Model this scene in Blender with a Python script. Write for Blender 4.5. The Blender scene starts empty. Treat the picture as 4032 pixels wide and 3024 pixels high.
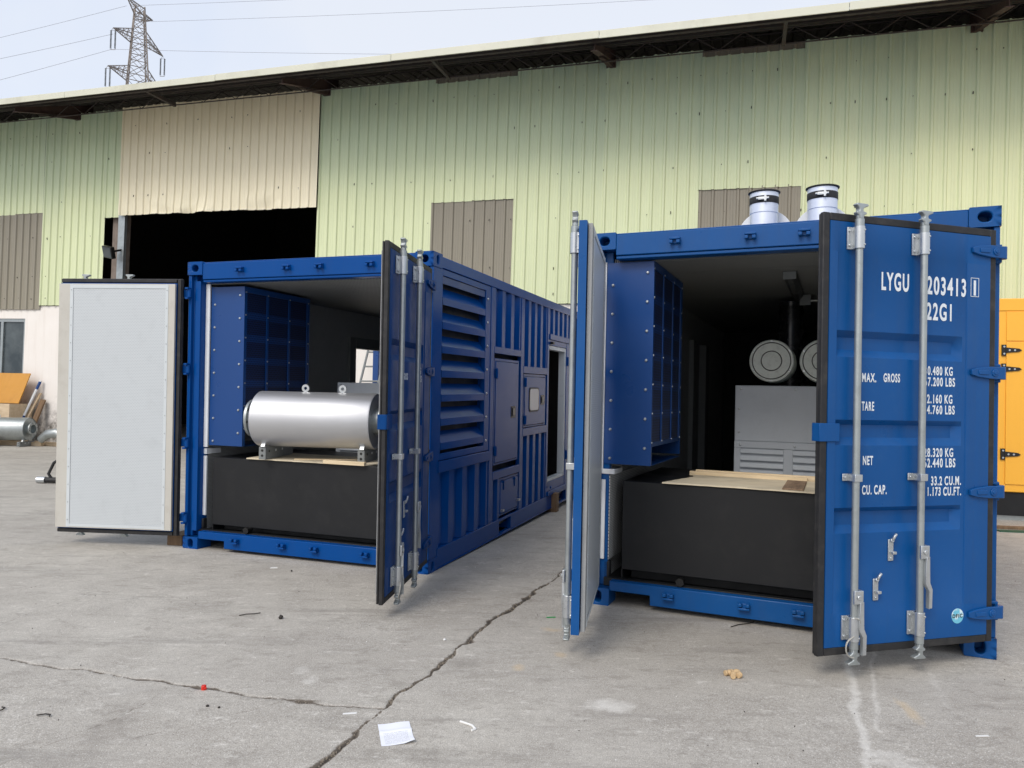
import bpy, bmesh, math, random
import numpy as np
from mathutils import Matrix, Vector, noise as mnoise
R = math.radians
random.seed(7); rng = np.random.default_rng(7)
scene = bpy.context.scene
col = scene.collection

# ------------------------------------------------------------------ camera
F_PX, PITCH, ROLL, CAM_H = 2927.5, .01644, .02248, 1.4336
cd = bpy.data.cameras.new('camera'); cam = bpy.data.objects.new('camera', cd); col.objects.link(cam)
cd.sensor_width = 36; cd.lens = F_PX / 4032 * 36; cd.clip_start = .05; cd.clip_end = 3000
base = Matrix(((1, 0, 0), (0, 0, -1), (0, 1, 0))).to_4x4()
cam.matrix_world = Matrix.Translation((0, 0, CAM_H)) @ Matrix.Rotation(PITCH, 4, 'X') @ Matrix.Rotation(-ROLL, 4, 'Y') @ base
scene.camera = cam

# ------------------------------------------------------------------ world, sun, exposure
SUN_EL, SUN_AZ = R(44), R(212)      # azimuth measured clockwise from +Y: sun high behind the camera, a little to its left
world = bpy.data.worlds.new('World'); scene.world = world; world.use_nodes = True
nt = world.node_tree; nt.nodes.clear()
wout = nt.nodes.new('ShaderNodeOutputWorld')
sky = nt.nodes.new('ShaderNodeTexSky'); sky.sky_type = 'NISHITA'; sky.sun_disc = False
sky.sun_elevation = SUN_EL; sky.sun_rotation = SUN_AZ; sky.air_density = 1; sky.dust_density = 5; sky.ozone_density = 1
bg1 = nt.nodes.new('ShaderNodeBackground'); bg1.inputs['Strength'].default_value = .055
nt.links.new(sky.outputs[0], bg1.inputs['Color'])
bg2 = nt.nodes.new('ShaderNodeBackground'); bg2.inputs['Strength'].default_value = .80
tc = nt.nodes.new('ShaderNodeTexCoord')
nz = nt.nodes.new('ShaderNodeTexNoise'); nz.inputs['Scale'].default_value = 1.6; nz.inputs['Detail'].default_value = 5
nz.inputs['Roughness'].default_value = .5
nt.links.new(tc.outputs['Generated'], nz.inputs['Vector'])
cr = nt.nodes.new('ShaderNodeValToRGB')
cr.color_ramp.elements[0].position = .36; cr.color_ramp.elements[0].color = (.70, .80, 1.0, 1)
cr.color_ramp.elements[1].position = .62; cr.color_ramp.elements[1].color = (.92, .945, 1.0, 1)
nt.links.new(nz.outputs['Fac'], cr.inputs[0]); nt.links.new(cr.outputs[0], bg2.inputs['Color'])
addsh = nt.nodes.new('ShaderNodeAddShader')
nt.links.new(bg1.outputs[0], addsh.inputs[0]); nt.links.new(bg2.outputs[0], addsh.inputs[1])
nt.links.new(addsh.outputs[0], wout.inputs['Surface'])
sl = bpy.data.lights.new('sun', 'SUN'); sl.energy = 1.4; sl.angle = R(24); sl.color = (1, .965, .91)
sun = bpy.data.objects.new('sun', sl); col.objects.link(sun)
sd = Vector((math.sin(SUN_AZ) * math.cos(SUN_EL), math.cos(SUN_AZ) * math.cos(SUN_EL), math.sin(SUN_EL)))
sun.rotation_euler = sd.to_track_quat('Z', 'Y').to_euler()
vs = scene.view_settings; vs.view_transform = 'Standard'; vs.look = 'None'; vs.exposure = 0.0; vs.gamma = 1; vs.use_curve_mapping = False
scene.cycles.max_bounces = 8; scene.cycles.diffuse_bounces = 4; scene.cycles.glossy_bounces = 4

# ------------------------------------------------------------------ materials
def srgb(r, g, b):
    return tuple(((c / 255) / 12.92 if c / 255 <= .04045 else ((c / 255 + .055) / 1.055) ** 2.4) for c in (r, g, b))
class NT:
    def __init__(s, name):
        s.m = bpy.data.materials.new(name); s.m.use_nodes = True; s.t = s.m.node_tree
        s.b = s.t.nodes['Principled BSDF']; s._oc = None
    def n(s, kind, **kw):
        nd = s.t.nodes.new(kind)
        for k, v in kw.items():
            if k in nd.inputs: nd.inputs[k].default_value = v
            else: setattr(nd, k, v)
        return nd
    def l(s, a, b): s.t.links.new(a, b)
    def obj(s):
        if s._oc is None: s._oc = s.n('ShaderNodeTexCoord')
        return s._oc.outputs['Object']
    def mapped(s, scale=(1, 1, 1), src=None):
        mp = s.n('ShaderNodeMapping'); mp.inputs['Scale'].default_value = scale
        s.l(src or s.obj(), mp.inputs['Vector']); return mp.outputs[0]
    def noise(s, scale, detail=4, rough=.55, vec=None, lo=None, hi=None):
        nd = s.n('ShaderNodeTexNoise'); nd.inputs['Scale'].default_value = scale; nd.inputs['Detail'].default_value = detail
        nd.inputs['Roughness'].default_value = rough; s.l(vec or s.obj(), nd.inputs['Vector'])
        o = nd.outputs['Fac']
        return s.rng(o, lo, hi) if lo is not None else o
    def rng(s, v, lo, hi, a=0., b=1.):
        mr = s.n('ShaderNodeMapRange'); s.l(v, mr.inputs[0]); mr.inputs[1].default_value = lo; mr.inputs[2].default_value = hi
        mr.inputs[3].default_value = a; mr.inputs[4].default_value = b; return mr.outputs[0]
    def math(s, op, a, b=None):
        nd = s.n('ShaderNodeMath', operation=op)
        for i, v in enumerate((a, b)):
            if v is None: continue
            if isinstance(v, (int, float)): nd.inputs[i].default_value = v
            else: s.l(v, nd.inputs[i])
        return nd.outputs[0]
    def mix(s, f, a, b, mode='MIX'):
        nd = s.n('ShaderNodeMix', data_type='RGBA', blend_type=mode)
        for i, v in ((0, f), (6, a), (7, b)):
            if isinstance(v, (int, float)): nd.inputs[i].default_value = v
            elif isinstance(v, tuple): nd.inputs[i].default_value = (*v[:3], 1)
            else: s.l(v, nd.inputs[i])
        return nd.outputs[2]
    def bump(s, h, strength=.3, dist=.01, prev=None):
        nd = s.n('ShaderNodeBump'); nd.inputs['Strength'].default_value = strength; nd.inputs['Distance'].default_value = dist
        s.l(h, nd.inputs['Height'])
        if prev is not None: s.l(prev, nd.inputs['Normal'])
        s.l(nd.outputs[0], s.b.inputs['Normal']); return nd.outputs[0]
    def set(s, color=None, rough=None, metal=None, **kw):
        for k, v in (('Base Color', color), ('Roughness', rough), ('Metallic', metal)):
            if v is None: continue
            if isinstance(v, (int, float)): s.b.inputs[k].default_value = v
            elif isinstance(v, tuple): s.b.inputs[k].default_value = (*v[:3], 1)
            else: s.l(v, s.b.inputs[k])
        for k, v in kw.items(): s.b.inputs[k.replace('_', ' ')].default_value = v
        return s.m
def paint(name, c, rough=.35, metal=0, var=.12, vs=2.5, dirt=.0, dirtc=(.10, .09, .075), ds=5., bump=.0, bs=60, coat=0., rvar=.1, rnd=0., spec=.5, scuff=0.):
    s = NT(name)
    n1 = s.noise(vs, 5, .6)
    cc = s.mix(n1, tuple(x * (1 - var) for x in c), tuple(min(1, x * (1 + var)) for x in c))
    if rnd:
        oi = s.n('ShaderNodeObjectInfo')
        cc = s.mix(s.rng(oi.outputs['Random'], 0, 1, 0, rnd), cc, tuple(x * .55 for x in c))
    if dirt:
        d = s.noise(ds, 7, .7, lo=.50, hi=.78); cc = s.mix(s.math('MULTIPLY', d, dirt), cc, dirtc)
    if scuff:
        k1 = s.noise(26, 8, .8, lo=.63, hi=.70); k2 = s.noise(2.2, 4, .6, lo=.46, hi=.66); cc = s.mix(s.math('MULTIPLY', s.math('MULTIPLY', k1, k2), scuff), cc, tuple(x * .35 + .10 for x in c))
        k3 = s.noise(1, 6, .65, vec=s.mapped((16, 16, .7)), lo=.50, hi=.74); cc = s.mix(s.math('MULTIPLY', k3, scuff * .35), cc, tuple(x * .55 + .02 for x in c))
    r = s.rng(s.noise(vs * 3, 4), .3, .7, max(.02, rough - rvar), min(1, rough + rvar))
    s.set(cc, r, metal); s.b.inputs['Specular IOR Level'].default_value = spec
    if coat: s.b.inputs['Coat Weight'].default_value = coat; s.b.inputs['Coat Roughness'].default_value = .12
    if bump: s.bump(s.noise(bs, 3), bump, .004)
    return s.m
def perforated(name, c, hole, axes, pitch=.012, rad=.3, rough=.45, metal=0., var=.08):
    s = NT(name); sx = s.n('ShaderNodeSeparateXYZ'); s.l(s.obj(), sx.inputs[0])
    a = s.math('DIVIDE', sx.outputs[axes[0]], pitch); b = s.math('DIVIDE', sx.outputs[axes[1]], pitch * .866)
    row = s.math('MODULO', s.math('ABSOLUTE', s.math('FLOOR', b)), 2.)
    a = s.math('ADD', a, s.math('MULTIPLY', row, .5))
    fa = s.math('SUBTRACT', s.math('FRACT', a), .5); fb = s.math('MULTIPLY', s.math('SUBTRACT', s.math('FRACT', b), .5), .866)
    d = s.math('SQRT', s.math('ADD', s.math('MULTIPLY', fa, fa), s.math('MULTIPLY', fb, fb)))
    m = s.rng(d, rad - .06, rad + .06, 1, 0)
    n1 = s.noise(1.7, 6, .6)
    cc = s.mix(n1, tuple(x * (1 - var) for x in c), tuple(min(1, x * (1 + var)) for x in c))
    gr = s.noise(9, 6, .7, lo=.52, hi=.8); cc = s.mix(s.math('MULTIPLY', gr, .25), cc, tuple(x * .55 for x in c))
    cc = s.mix(m, cc, hole); s.set(cc, rough, metal)
    s.bump(m, -.4, .003); return s.m
BLUE = srgb(20, 80, 150)
M = {}
M['blue'] = paint('container_blue_paint', srgb(8, 76, 138), .36, var=.12, vs=1.6, dirt=.12, dirtc=srgb(70, 104, 140), ds=7, bump=.08, bs=30, spec=.28, scuff=.7)
M['blueB'] = paint('fresh_blue_gloss_paint', srgb(8, 70, 138), .20, var=.08, vs=1.2, dirt=.03, dirtc=srgb(60, 84, 120), ds=5, bump=.05, bs=7, rvar=.05, spec=.15, scuff=.3)
M['blueleaf'] = paint('darkened_blue_paint', srgb(6, 62, 122), .45, var=.1, vs=1.6, dirt=.06, dirtc=srgb(70, 104, 140), ds=7, bump=.05, bs=30, spec=.12, scuff=.4)  # container blue darkened and dulled to offset the edge-on leaf's grazing reflection
M['bluebox'] = paint('blue_powder_coat', srgb(10, 62, 124), .36, var=.06, vs=1, bump=.05, bs=120)
M['bluemesh'] = perforated('blue_expanded_mesh', srgb(14, 46, 104), (.002, .003, .008), (1, 2), .022, .40, .5)
M['bluemesh2'] = perforated('blue_mesh_over_slat', srgb(16, 62, 128), srgb(6, 26, 60), (1, 2), .022, .36, .5)
M['zinc'] = paint('galvanised_steel', srgb(168, 174, 174), .42, .72, .18, 9, .3, srgb(96, 98, 96), 14, .08, 90)
M['zincplate'] = paint('zinc_plated_steel', srgb(196, 200, 202), .34, .8, .12, 9, .2, srgb(110, 108, 100), 20, .04, 90)
M['rubber'] = paint('black_rubber', srgb(30, 30, 32), .6, 0, .3, 6, .3, srgb(96, 92, 86), 10, .15, 40)
M['black'] = paint('black_satin_paint', srgb(27, 28, 30), .48, 0, .2, 1.5, .35, srgb(52, 52, 51), 4, .06, 20, spec=.35)
M['blackgloss'] = paint('black_lacquer', srgb(26, 27, 29), .22, 0, .3, 4, .1)
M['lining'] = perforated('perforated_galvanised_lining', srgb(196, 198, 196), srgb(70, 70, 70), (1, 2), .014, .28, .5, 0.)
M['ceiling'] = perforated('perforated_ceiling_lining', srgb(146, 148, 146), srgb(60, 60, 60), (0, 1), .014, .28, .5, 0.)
M['doorlining'] = perforated('perforated_door_lining', srgb(198, 203, 205), srgb(170, 176, 180), (0, 2), .015, .26, .32, 0., .035)
M['cream'] = paint('cream_frame', srgb(192, 189, 180), .5, 0, .06, 3, .35, srgb(150, 142, 128), 7)
M['greyedge'] = paint('shaded_lining_edge', srgb(150, 152, 152), .5, 0, .08, 3, .3)  # cream frame greyed down; the shade on these inner leaf faces is in its colour
M['whiteedge'] = paint('white_trim', srgb(202, 208, 210), .35, 0, .04, 3, .15, srgb(150, 150, 148), 10)
M['white'] = paint('white_paint', srgb(225, 228, 230), .4, 0, .05, 3, .25, srgb(150, 150, 148), 8)
M['greybox'] = paint('grey_cabinet_paint', srgb(198, 205, 212), .45, 0, .05, 2, .12, srgb(110, 112, 112), 6)
M['greydark'] = paint('dark_grey_paint', srgb(128, 132, 132), .5, 0, .08, 2, .2)
M['filter'] = paint('filter_cap', srgb(230, 236, 228), .42, 0, .06, 6, .35, srgb(120, 118, 108), 16)
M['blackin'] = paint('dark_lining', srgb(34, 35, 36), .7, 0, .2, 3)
M['jar'] = paint('plastic_black', srgb(20, 20, 20), .4)
M['yellow'] = paint('yellow_enclosure_paint', srgb(248, 182, 60), .38, 0, .04, 1.5, .10, srgb(190, 130, 50), 3)
M['orange'] = paint('orange_board', srgb(196, 138, 44), .5, 0, .08, 2, .3, srgb(140, 100, 50), 3)
M['red'] = paint('red_plastic', srgb(205, 40, 24), .4)
M['green'] = paint('green_plastic', srgb(40, 150, 80), .45)
M['paperbit'] = paint('white_scrap', srgb(225, 225, 222), .8)
M['darkbit'] = paint('dark_debris', srgb(48, 44, 40), .85, var=.4, vs=60)
M['cork'] = paint('tan_debris', srgb(196, 168, 128), .8, var=.35, vs=90, dirt=.5, dirtc=srgb(80, 60, 45), ds=80)
M['lettering'] = paint('white_lettering', srgb(222, 228, 232), .5, var=.03, dirt=.3, dirtc=srgb(140, 165, 190), ds=30)
M['rust'] = paint('rusty_red_primer', srgb(66, 47, 42), .8, 0, .25, 3, .6, srgb(36, 32, 31), 5)
M['darksteel'] = paint('dark_lattice_steel', srgb(62, 56, 54), .7, .1, .2, 3, .4, srgb(88, 60, 46), 4)
M['trim'] = paint('pale_eave_trim', srgb(208, 208, 190), .5, 0, .06, .6, .5, srgb(150, 146, 124), 1.3)
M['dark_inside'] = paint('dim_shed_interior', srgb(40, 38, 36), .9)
M['pylon'] = paint('weathered_galvanised_lattice', srgb(136, 128, 122), .7, .3, .25, .5)
M['insul'] = paint('dark_insulator', srgb(64, 66, 62), .4)
M['wire'] = paint('aluminium_conductor', srgb(150, 152, 160), .6, .2)
M['rope'] = paint('grey_rope', srgb(170, 168, 160), .9, var=.2, vs=200)
M['fixture'] = paint('lamp_housing', srgb(70, 72, 72), .4)
M['hazelouvre'] = M['greybox']

def brushed():
    s = NT('brushed_silver_muffler')
    g = s.noise(1, 5, .6, vec=s.mapped((1.5, 60, 60)), lo=.3, hi=.7)
    d = s.noise(2.5, 4, .5)
    s.set(s.mix(d, srgb(190, 191, 194), srgb(208, 209, 211)), s.rng(g, 0, 1, .40, .50), .78)
    s.bump(s.math('ADD', s.math('MULTIPLY', g, .04), s.noise(4, 2)), .12, .012); return s.m
M['silver'] = brushed()
def duct():
    s = NT('galvanised_exhaust_sheet')
    g = s.noise(14, 6, .7)
    s.set(s.mix(g, srgb(206, 214, 232), srgb(232, 237, 246)), s.rng(g, .3, .7, .36, .5), .4); s.bump(s.noise(5, 2), .1, .01); return s.m
M['duct'] = duct()
def wood(name, c1, c2, scale=(1.5, 14, 14), knots=.35, rough=.75):
    s = NT(name)
    v = s.mapped(scale)
    g = s.noise(2.2, 6, .65, vec=v, lo=.3, hi=.72)
    w = s.noise(1.3, 4, .6)
    cc = s.mix(g, c1, c2); cc = s.mix(s.math('MULTIPLY', s.rng(w, .5, .75), knots), cc, tuple(x * .45 for x in c1))
    s.set(cc, rough); s.bump(g, .25, .003); return s.m
M['ply'] = wood('plywood', srgb(208, 194, 166), srgb(234, 222, 196), (1.2, 9, 9), .9)
M['lath'] = wood('pine_lath', srgb(208, 186, 148), srgb(234, 216, 184), (1, 24, 24), .3)
M['oldwood'] = wood('weathered_timber', srgb(96, 74, 54), srgb(138, 112, 84), (14, 14, 1.6), .5)
M['oldboard'] = wood('stained_board', srgb(104, 82, 66), srgb(176, 150, 122), (12, 1.5, 12), .6)
M['crate'] = wood('crate_plywood', srgb(190, 166, 134), srgb(214, 194, 164), (1.5, 6, 6), .3)

def concrete_mat():
    s = NT('weathered_concrete')
    o = s.obj()
    big = s.noise(.55, 5, .55); mid = s.noise(2.6, 7, .65); fine = s.noise(38, 5, .7); grit = s.noise(190, 3, .6)
    c = s.mix(s.rng(big, .32, .68), srgb(175, 169, 159), srgb(201, 196, 185))
    c = s.mix(s.rng(mid, .40, .68, 0, .6), c, srgb(158, 152, 143))
    st = s.noise(1.1, 8, .72, vec=s.mapped((.8, 2.6, 1)))
    c = s.mix(s.rng(st, .56, .72, 0, .55), c, srgb(124, 119, 112))
    lt = s.noise(1.7, 8, .7, vec=s.mapped((1.2, 2.2, 1)))
    c = s.mix(s.rng(lt, .58, .76, 0, .5), c, srgb(206, 202, 194))
    c = s.mix(s.rng(fine, .3, .75, 0, .5), c, srgb(132, 126, 117))
    c = s.mix(s.rng(grit, .52, .66, 0, .6), c, srgb(100, 94, 86))
    c = s.mix(s.rng(s.noise(150, 3, .6, vec=s.mapped((1.3, 1, 1))), .55, .68, 0, .7), c, srgb(226, 222, 214))
    sharp = s.noise(5.5, 12, .82, vec=s.mapped((.8, 1.5, 1)))
    c = s.mix(s.rng(sharp, .535, .585, 0, .45), c, srgb(134, 128, 119))
    sharp2 = s.noise(7.5, 12, .85, vec=s.mapped((.9, 1.7, 1)))
    c = s.mix(s.rng(sharp2, .555, .61, 0, .55), c, srgb(216, 212, 203))
    tyre = s.noise(1, 9, .75, vec=s.mapped((.35, 3.2, 1))); c = s.mix(s.rng(tyre, .56, .64, 0, .5), c, srgb(134, 129, 122))
    sp = s.n('ShaderNodeTexVoronoi'); sp.inputs['Scale'].default_value = 26; s.l(o, sp.inputs['Vector'])
    spm = s.math('MULTIPLY', s.rng(sp.outputs['Distance'], .06, .13, 1, 0), s.rng(s.noise(1.3, 3), .50, .64))
    c = s.mix(s.math('MULTIPLY', spm, .55), c, srgb(84, 79, 74))
    sp2 = s.n('ShaderNodeTexVoronoi'); sp2.inputs['Scale'].default_value = 17; s.l(s.mapped((1, 1.3, 1)), sp2.inputs['Vector'])
    spm2 = s.math('MULTIPLY', s.rng(sp2.outputs['Distance'], .05, .10, 1, 0), s.rng(s.noise(.9, 3), .52, .66))
    c = s.mix(s.math('MULTIPLY', spm2, .6), c, srgb(222, 219, 212))
    def att(nm):
        a = s.n('ShaderNodeAttribute', attribute_name=nm); return a.outputs['Fac']
    edge = s.noise(16, 6, .75)
    def masked(nm, lo=.35, hi=.75):
        return s.rng(s.math('ADD', att(nm), s.math('MULTIPLY', s.math('SUBTRACT', edge, .5), 1.1)), lo, hi)
    c = s.mix(s.math('MULTIPLY', masked('stain_shade', .3, .95), .62), c, srgb(118, 112, 104))  # stains and painted shade patches share this mask
    c = s.mix(s.math('MULTIPLY', masked('chalk', .35, .8), .55), c, srgb(226, 223, 215))
    c = s.mix(s.math('MULTIPLY', masked('rusty', .4, .9), .40), c, srgb(206, 180, 138))
    c = s.mix(masked('crack', .30, .62), c, srgb(96, 87, 76))
    c = s.mix(s.rng(att('crack'), .72, .98), c, srgb(60, 54, 47))
    s.set(c, s.rng(mid, .3, .7, .72, .92))
    h = s.math('ADD', s.math('MULTIPLY', fine, .6), s.math('ADD', s.math('MULTIPLY', grit, .25), s.math('MULTIPLY', mid, .8)))
    s.bump(h, .5, .007); return s.m
M['concrete'] = concrete_mat()

def sheet_mat(name, faded, fresh, ztop, zfade, rough=.55, streak=.35):
    # sun-bleached towards the bottom; the original paint survives under the eave
    s = NT(name)
    sx = s.n('ShaderNodeSeparateXYZ'); s.l(s.obj(), sx.inputs[0])
    oi = s.n('ShaderNodeObjectInfo')
    z = s.math('ADD', sx.outputs[2], s.math('MULTIPLY', s.math('SUBTRACT', oi.outputs['Random'], .5), .7))
    z = s.math('ADD', z, s.math('MULTIPLY', s.math('SUBTRACT', s.noise(.9, 4), .5), 1.0))
    f = s.rng(z, zfade, ztop)
    c = s.mix(f, faded, fresh)
    stn = s.noise(1, 5, .65, vec=s.mapped((22, 22, .5)), lo=.45, hi=.75)
    c = s.mix(s.math('MULTIPLY', stn, streak), c, tuple(x * .72 for x in faded))
    bl = s.noise(1.1, 5, .6, lo=.5, hi=.75); c = s.mix(s.math('MULTIPLY', bl, .25), c, tuple(min(1, x * 1.12) for x in faded))
    c = s.mix(s.rng(oi.outputs['Random'], 0, 1, 0, .2), c, tuple(x * .7 for x in faded))
    s.set(c, rough); s.bump(s.noise(1, 3, vec=s.mapped((3, 3, 1))), .15, .02); return s.m
M['greensheet'] = sheet_mat('faded_green_cladding', srgb(217, 225, 184), srgb(188, 210, 186), 8.2, 5.6)
M['beigesheet'] = sheet_mat('beige_cladding', srgb(240, 232, 204), srgb(238, 228, 198), 7.9, 5.5, .5, .18)
M['greysheet'] = sheet_mat('grimy_translucent_cladding', srgb(150, 144, 128), srgb(122, 117, 106), 8, 3, .45, .5)
M['roofsheet'] = paint('roof_sheet_underside', srgb(128, 126, 118), .7, 0, .2, 1.5, .5, srgb(66, 62, 56), 2)
def plaster():
    s = NT('mouldy_white_plaster')
    sx = s.n('ShaderNodeSeparateXYZ'); s.l(s.obj(), sx.inputs[0])
    n1 = s.noise(1.6, 8, .72)
    zz = s.math('SUBTRACT', sx.outputs[2], s.math('MULTIPLY', n1, 1.5))
    m = s.rng(zz, -.55, .35, 1, 0)
    c = s.mix(s.noise(1.2, 5), srgb(228, 222, 214), srgb(240, 236, 231))
    stn = s.noise(1, 5, .65, vec=s.mapped((9, 9, .6)), lo=.55, hi=.8); c = s.mix(s.math('MULTIPLY', stn, .35), c, srgb(196, 184, 170))
    bl = s.noise(7, 7, .75, lo=.35, hi=.62)
    c = s.mix(s.math('MULTIPLY', m, bl), c, srgb(84, 80, 72))
    s.set(c, .9); s.bump(s.noise(14, 5), .2, .01); return s.m
M['plaster'] = plaster()
def glassm():
    s = NT('dark_window_glass')
    s.set(s.mix(s.noise(2, 5, .6, lo=.4, hi=.7), srgb(52, 62, 66), srgb(84, 92, 94)), .08); return s.m
M['glass'] = glassm()
def flash():
    s = NT('cloudy_acrylic'); s.set(s.mix(s.noise(6, 4), srgb(190, 184, 178), srgb(206, 200, 196)), .12); return s.m
M['acrylic'] = flash()
def sticker():
    s = NT('pale_blue_sticker'); n1 = s.noise(22, 3, .5, lo=.45, hi=.55); s.set(s.mix(n1, srgb(110, 190, 215), srgb(210, 232, 238)), .35); return s.m
M['sticker'] = sticker()
def paperm():
    s = NT('printed_paper')
    sx = s.n('ShaderNodeSeparateXYZ'); s.l(s.obj(), sx.inputs[0])
    ln = s.math('FRACT', s.math('MULTIPLY', sx.outputs[1], 150.))
    on = s.rng(ln, .45, .55)
    words = s.noise(1, 2, .5, vec=s.mapped((260, 150, 1)), lo=.42, hi=.5)
    inx = s.math('MULTIPLY', s.rng(sx.outputs[0], -.052, -.050), s.rng(sx.outputs[0], .048, .050, 1, 0))
    iny = s.math('MULTIPLY', s.rng(sx.outputs[1], -.090, -.088), s.rng(sx.outputs[1], .006, .008, 1, 0))
    m = s.math('MULTIPLY', s.math('MULTIPLY', on, words), s.math('MULTIPLY', inx, iny))
    s.set(s.mix(s.math('MULTIPLY', m, .5), srgb(232, 234, 240), srgb(110, 112, 120)), .8); return s.m
M['paper'] = paperm()

# ------------------------------------------------------------------ mesh helpers
class MB:
    def __init__(s): s.v = []; s.f = []
    def add(s, vs, fs):
        o = len(s.v); s.v += [tuple(p) for p in vs]; s.f += [tuple(i + o for i in f) for f in fs]; return s
    def box(s, x0, x1, y0, y1, z0, z1, mat=None):
        vs = [(x, y, z) for z in (z0, z1) for y in (y0, y1) for x in (x0, x1)]
        if mat is not None: vs = [mat @ Vector(p) for p in vs]
        return s.add(vs, [(0, 2, 3, 1), (4, 5, 7, 6), (0, 1, 5, 4), (2, 6, 7, 3), (0, 4, 6, 2), (1, 3, 7, 5)])
    def prism(s, pts, ax, a0, a1):
        n = len(pts)
        def P(p, a): return {'x': (a, p[0], p[1]), 'y': (p[0], a, p[1]), 'z': (p[0], p[1], a)}[ax]
        vs = [P(p, a0) for p in pts] + [P(p, a1) for p in pts]
        return s.add(vs, [tuple(range(n))[::-1], tuple(range(n, 2 * n))] + [(i, (i + 1) % n, n + (i + 1) % n, n + i) for i in range(n)])
    def sweep(s, pts, ax, a0, a1):        # open profile extruded: a sheet
        n = len(pts)
        def P(p, a): return {'x': (a, p[0], p[1]), 'y': (p[0], a, p[1]), 'z': (p[0], p[1], a)}[ax]
        vs = [P(p, a0) for p in pts] + [P(p, a1) for p in pts]
        return s.add(vs, [(i, i + 1, n + i + 1, n + i) for i in range(n - 1)])
    def cyl(s, p0, p1, r0, r1=None, n=16, caps=True):
        p0, p1 = Vector(p0), Vector(p1); r1 = r0 if r1 is None else r1
        d = (p1 - p0).normalized(); u = d.orthogonal().normalized(); w = d.cross(u)
        ring = [(math.cos(2 * math.pi * i / n), math.sin(2 * math.pi * i / n)) for i in range(n)]
        vs = [p0 + r0 * (c * u + q * w) for c, q in ring] + [p1 + r1 * (c * u + q * w) for c, q in ring]
        fs = [(i, (i + 1) % n, n + (i + 1) % n, n + i) for i in range(n)]
        if caps: fs += [tuple(range(n))[::-1], tuple(range(n, 2 * n))]
        return s.add(vs, fs)
    def tube(s, path, r, n=8, caps=True):
        path = [Vector(p) for p in path]; vs = []; k = len(path)
        rs = r if isinstance(r, (list, tuple)) else [r] * k
        d0 = (path[1] - path[0]).normalized(); u = d0.orthogonal().normalized()
        for i, p in enumerate(path):
            d = (path[min(i + 1, k - 1)] - path[max(i - 1, 0)]).normalized()
            u = (u - d * u.dot(d)).normalized(); w = d.cross(u)
            vs += [p + rs[i] * (math.cos(2 * math.pi * j / n) * u + math.sin(2 * math.pi * j / n) * w) for j in range(n)]
        fs = [(i * n + j, i * n + (j + 1) % n, (i + 1) * n + (j + 1) % n, (i + 1) * n + j) for i in range(k - 1) for j in range(n)]
        if caps: fs += [tuple(range(n))[::-1], tuple(range((k - 1) * n, k * n))]
        return s.add(vs, fs)
    def lathe(s, prof, o, axis, n=24):    # prof: (radius, distance along axis)
        o, a = Vector(o), Vector(axis).normalized(); u = a.orthogonal().normalized(); w = a.cross(u); vs = []
        for r, h in prof:
            vs += [o + a * h + max(r, 1e-5) * (math.cos(2 * math.pi * j / n) * u + math.sin(2 * math.pi * j / n) * w) for j in range(n)]
        k = len(prof)
        return s.add(vs, [(i * n + j, i * n + (j + 1) % n, (i + 1) * n + (j + 1) % n, (i + 1) * n + j) for i in range(k - 1) for j in range(n)])
    def mesh(s, name):
        me = bpy.data.meshes.new(name); me.from_pydata(s.v, [], s.f)
        bm = bmesh.new(); bm.from_mesh(me); bmesh.ops.recalc_face_normals(bm, faces=bm.faces); bm.to_mesh(me); bm.free()
        return me
    def build(s, name, mat, parent=None, smooth=35, bevel=0, loc=None, rot=None, segs=2):
        me = s.mesh(name); me.materials.append(M[mat] if isinstance(mat, str) else mat)
        return link(name, me, parent, smooth, bevel, loc, rot, segs)
def link(name, me, parent=None, smooth=None, bevel=0, loc=None, rot=None, segs=2):
    if smooth:
        me.polygons.foreach_set('use_smooth', [True] * len(me.polygons)); me.set_sharp_from_angle(angle=R(smooth))
    o = bpy.data.objects.new(name, me); col.objects.link(o); o.parent = parent
    if loc is not None: o.location = loc
    if rot is not None: o.rotation_euler = rot
    if bevel:
        b = o.modifiers.new('bevel', 'BEVEL'); b.width = bevel; b.segments = segs; b.limit_method = 'ANGLE'; b.angle_limit = R(40)
        b.harden_normals = False
    return o
def tag(o, label, cat, group=None, kind=None):
    o['label'] = label; o['category'] = cat
    if group: o['group'] = group
    if kind: o['kind'] = kind
    return o
def empty(name, loc=(0, 0, 0), rot=(0, 0, 0)):
    o = bpy.data.objects.new(name, None); col.objects.link(o); o.location = loc; o.rotation_euler = rot; o.empty_display_size = .1; return o
def copy_tree(o, parent=None):
    c = o.copy(); col.objects.link(c); c.parent = parent
    for ch in [x for x in o.children]: copy_tree(ch, c)
    return c
def text_mesh(txt, size):
    cu = bpy.data.curves.new('t', 'FONT'); cu.body = txt; cu.size = size; cu.space_character = 1.22; cu.space_word = .8; cu.extrude = .0004; cu.offset = size * .026
    o = bpy.data.objects.new('t', cu); col.objects.link(o)
    dg = bpy.context.evaluated_depsgraph_get(); me = bpy.data.meshes.new_from_object(o.evaluated_get(dg))
    bpy.data.objects.remove(o); bpy.data.curves.remove(cu)
    return me
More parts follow.
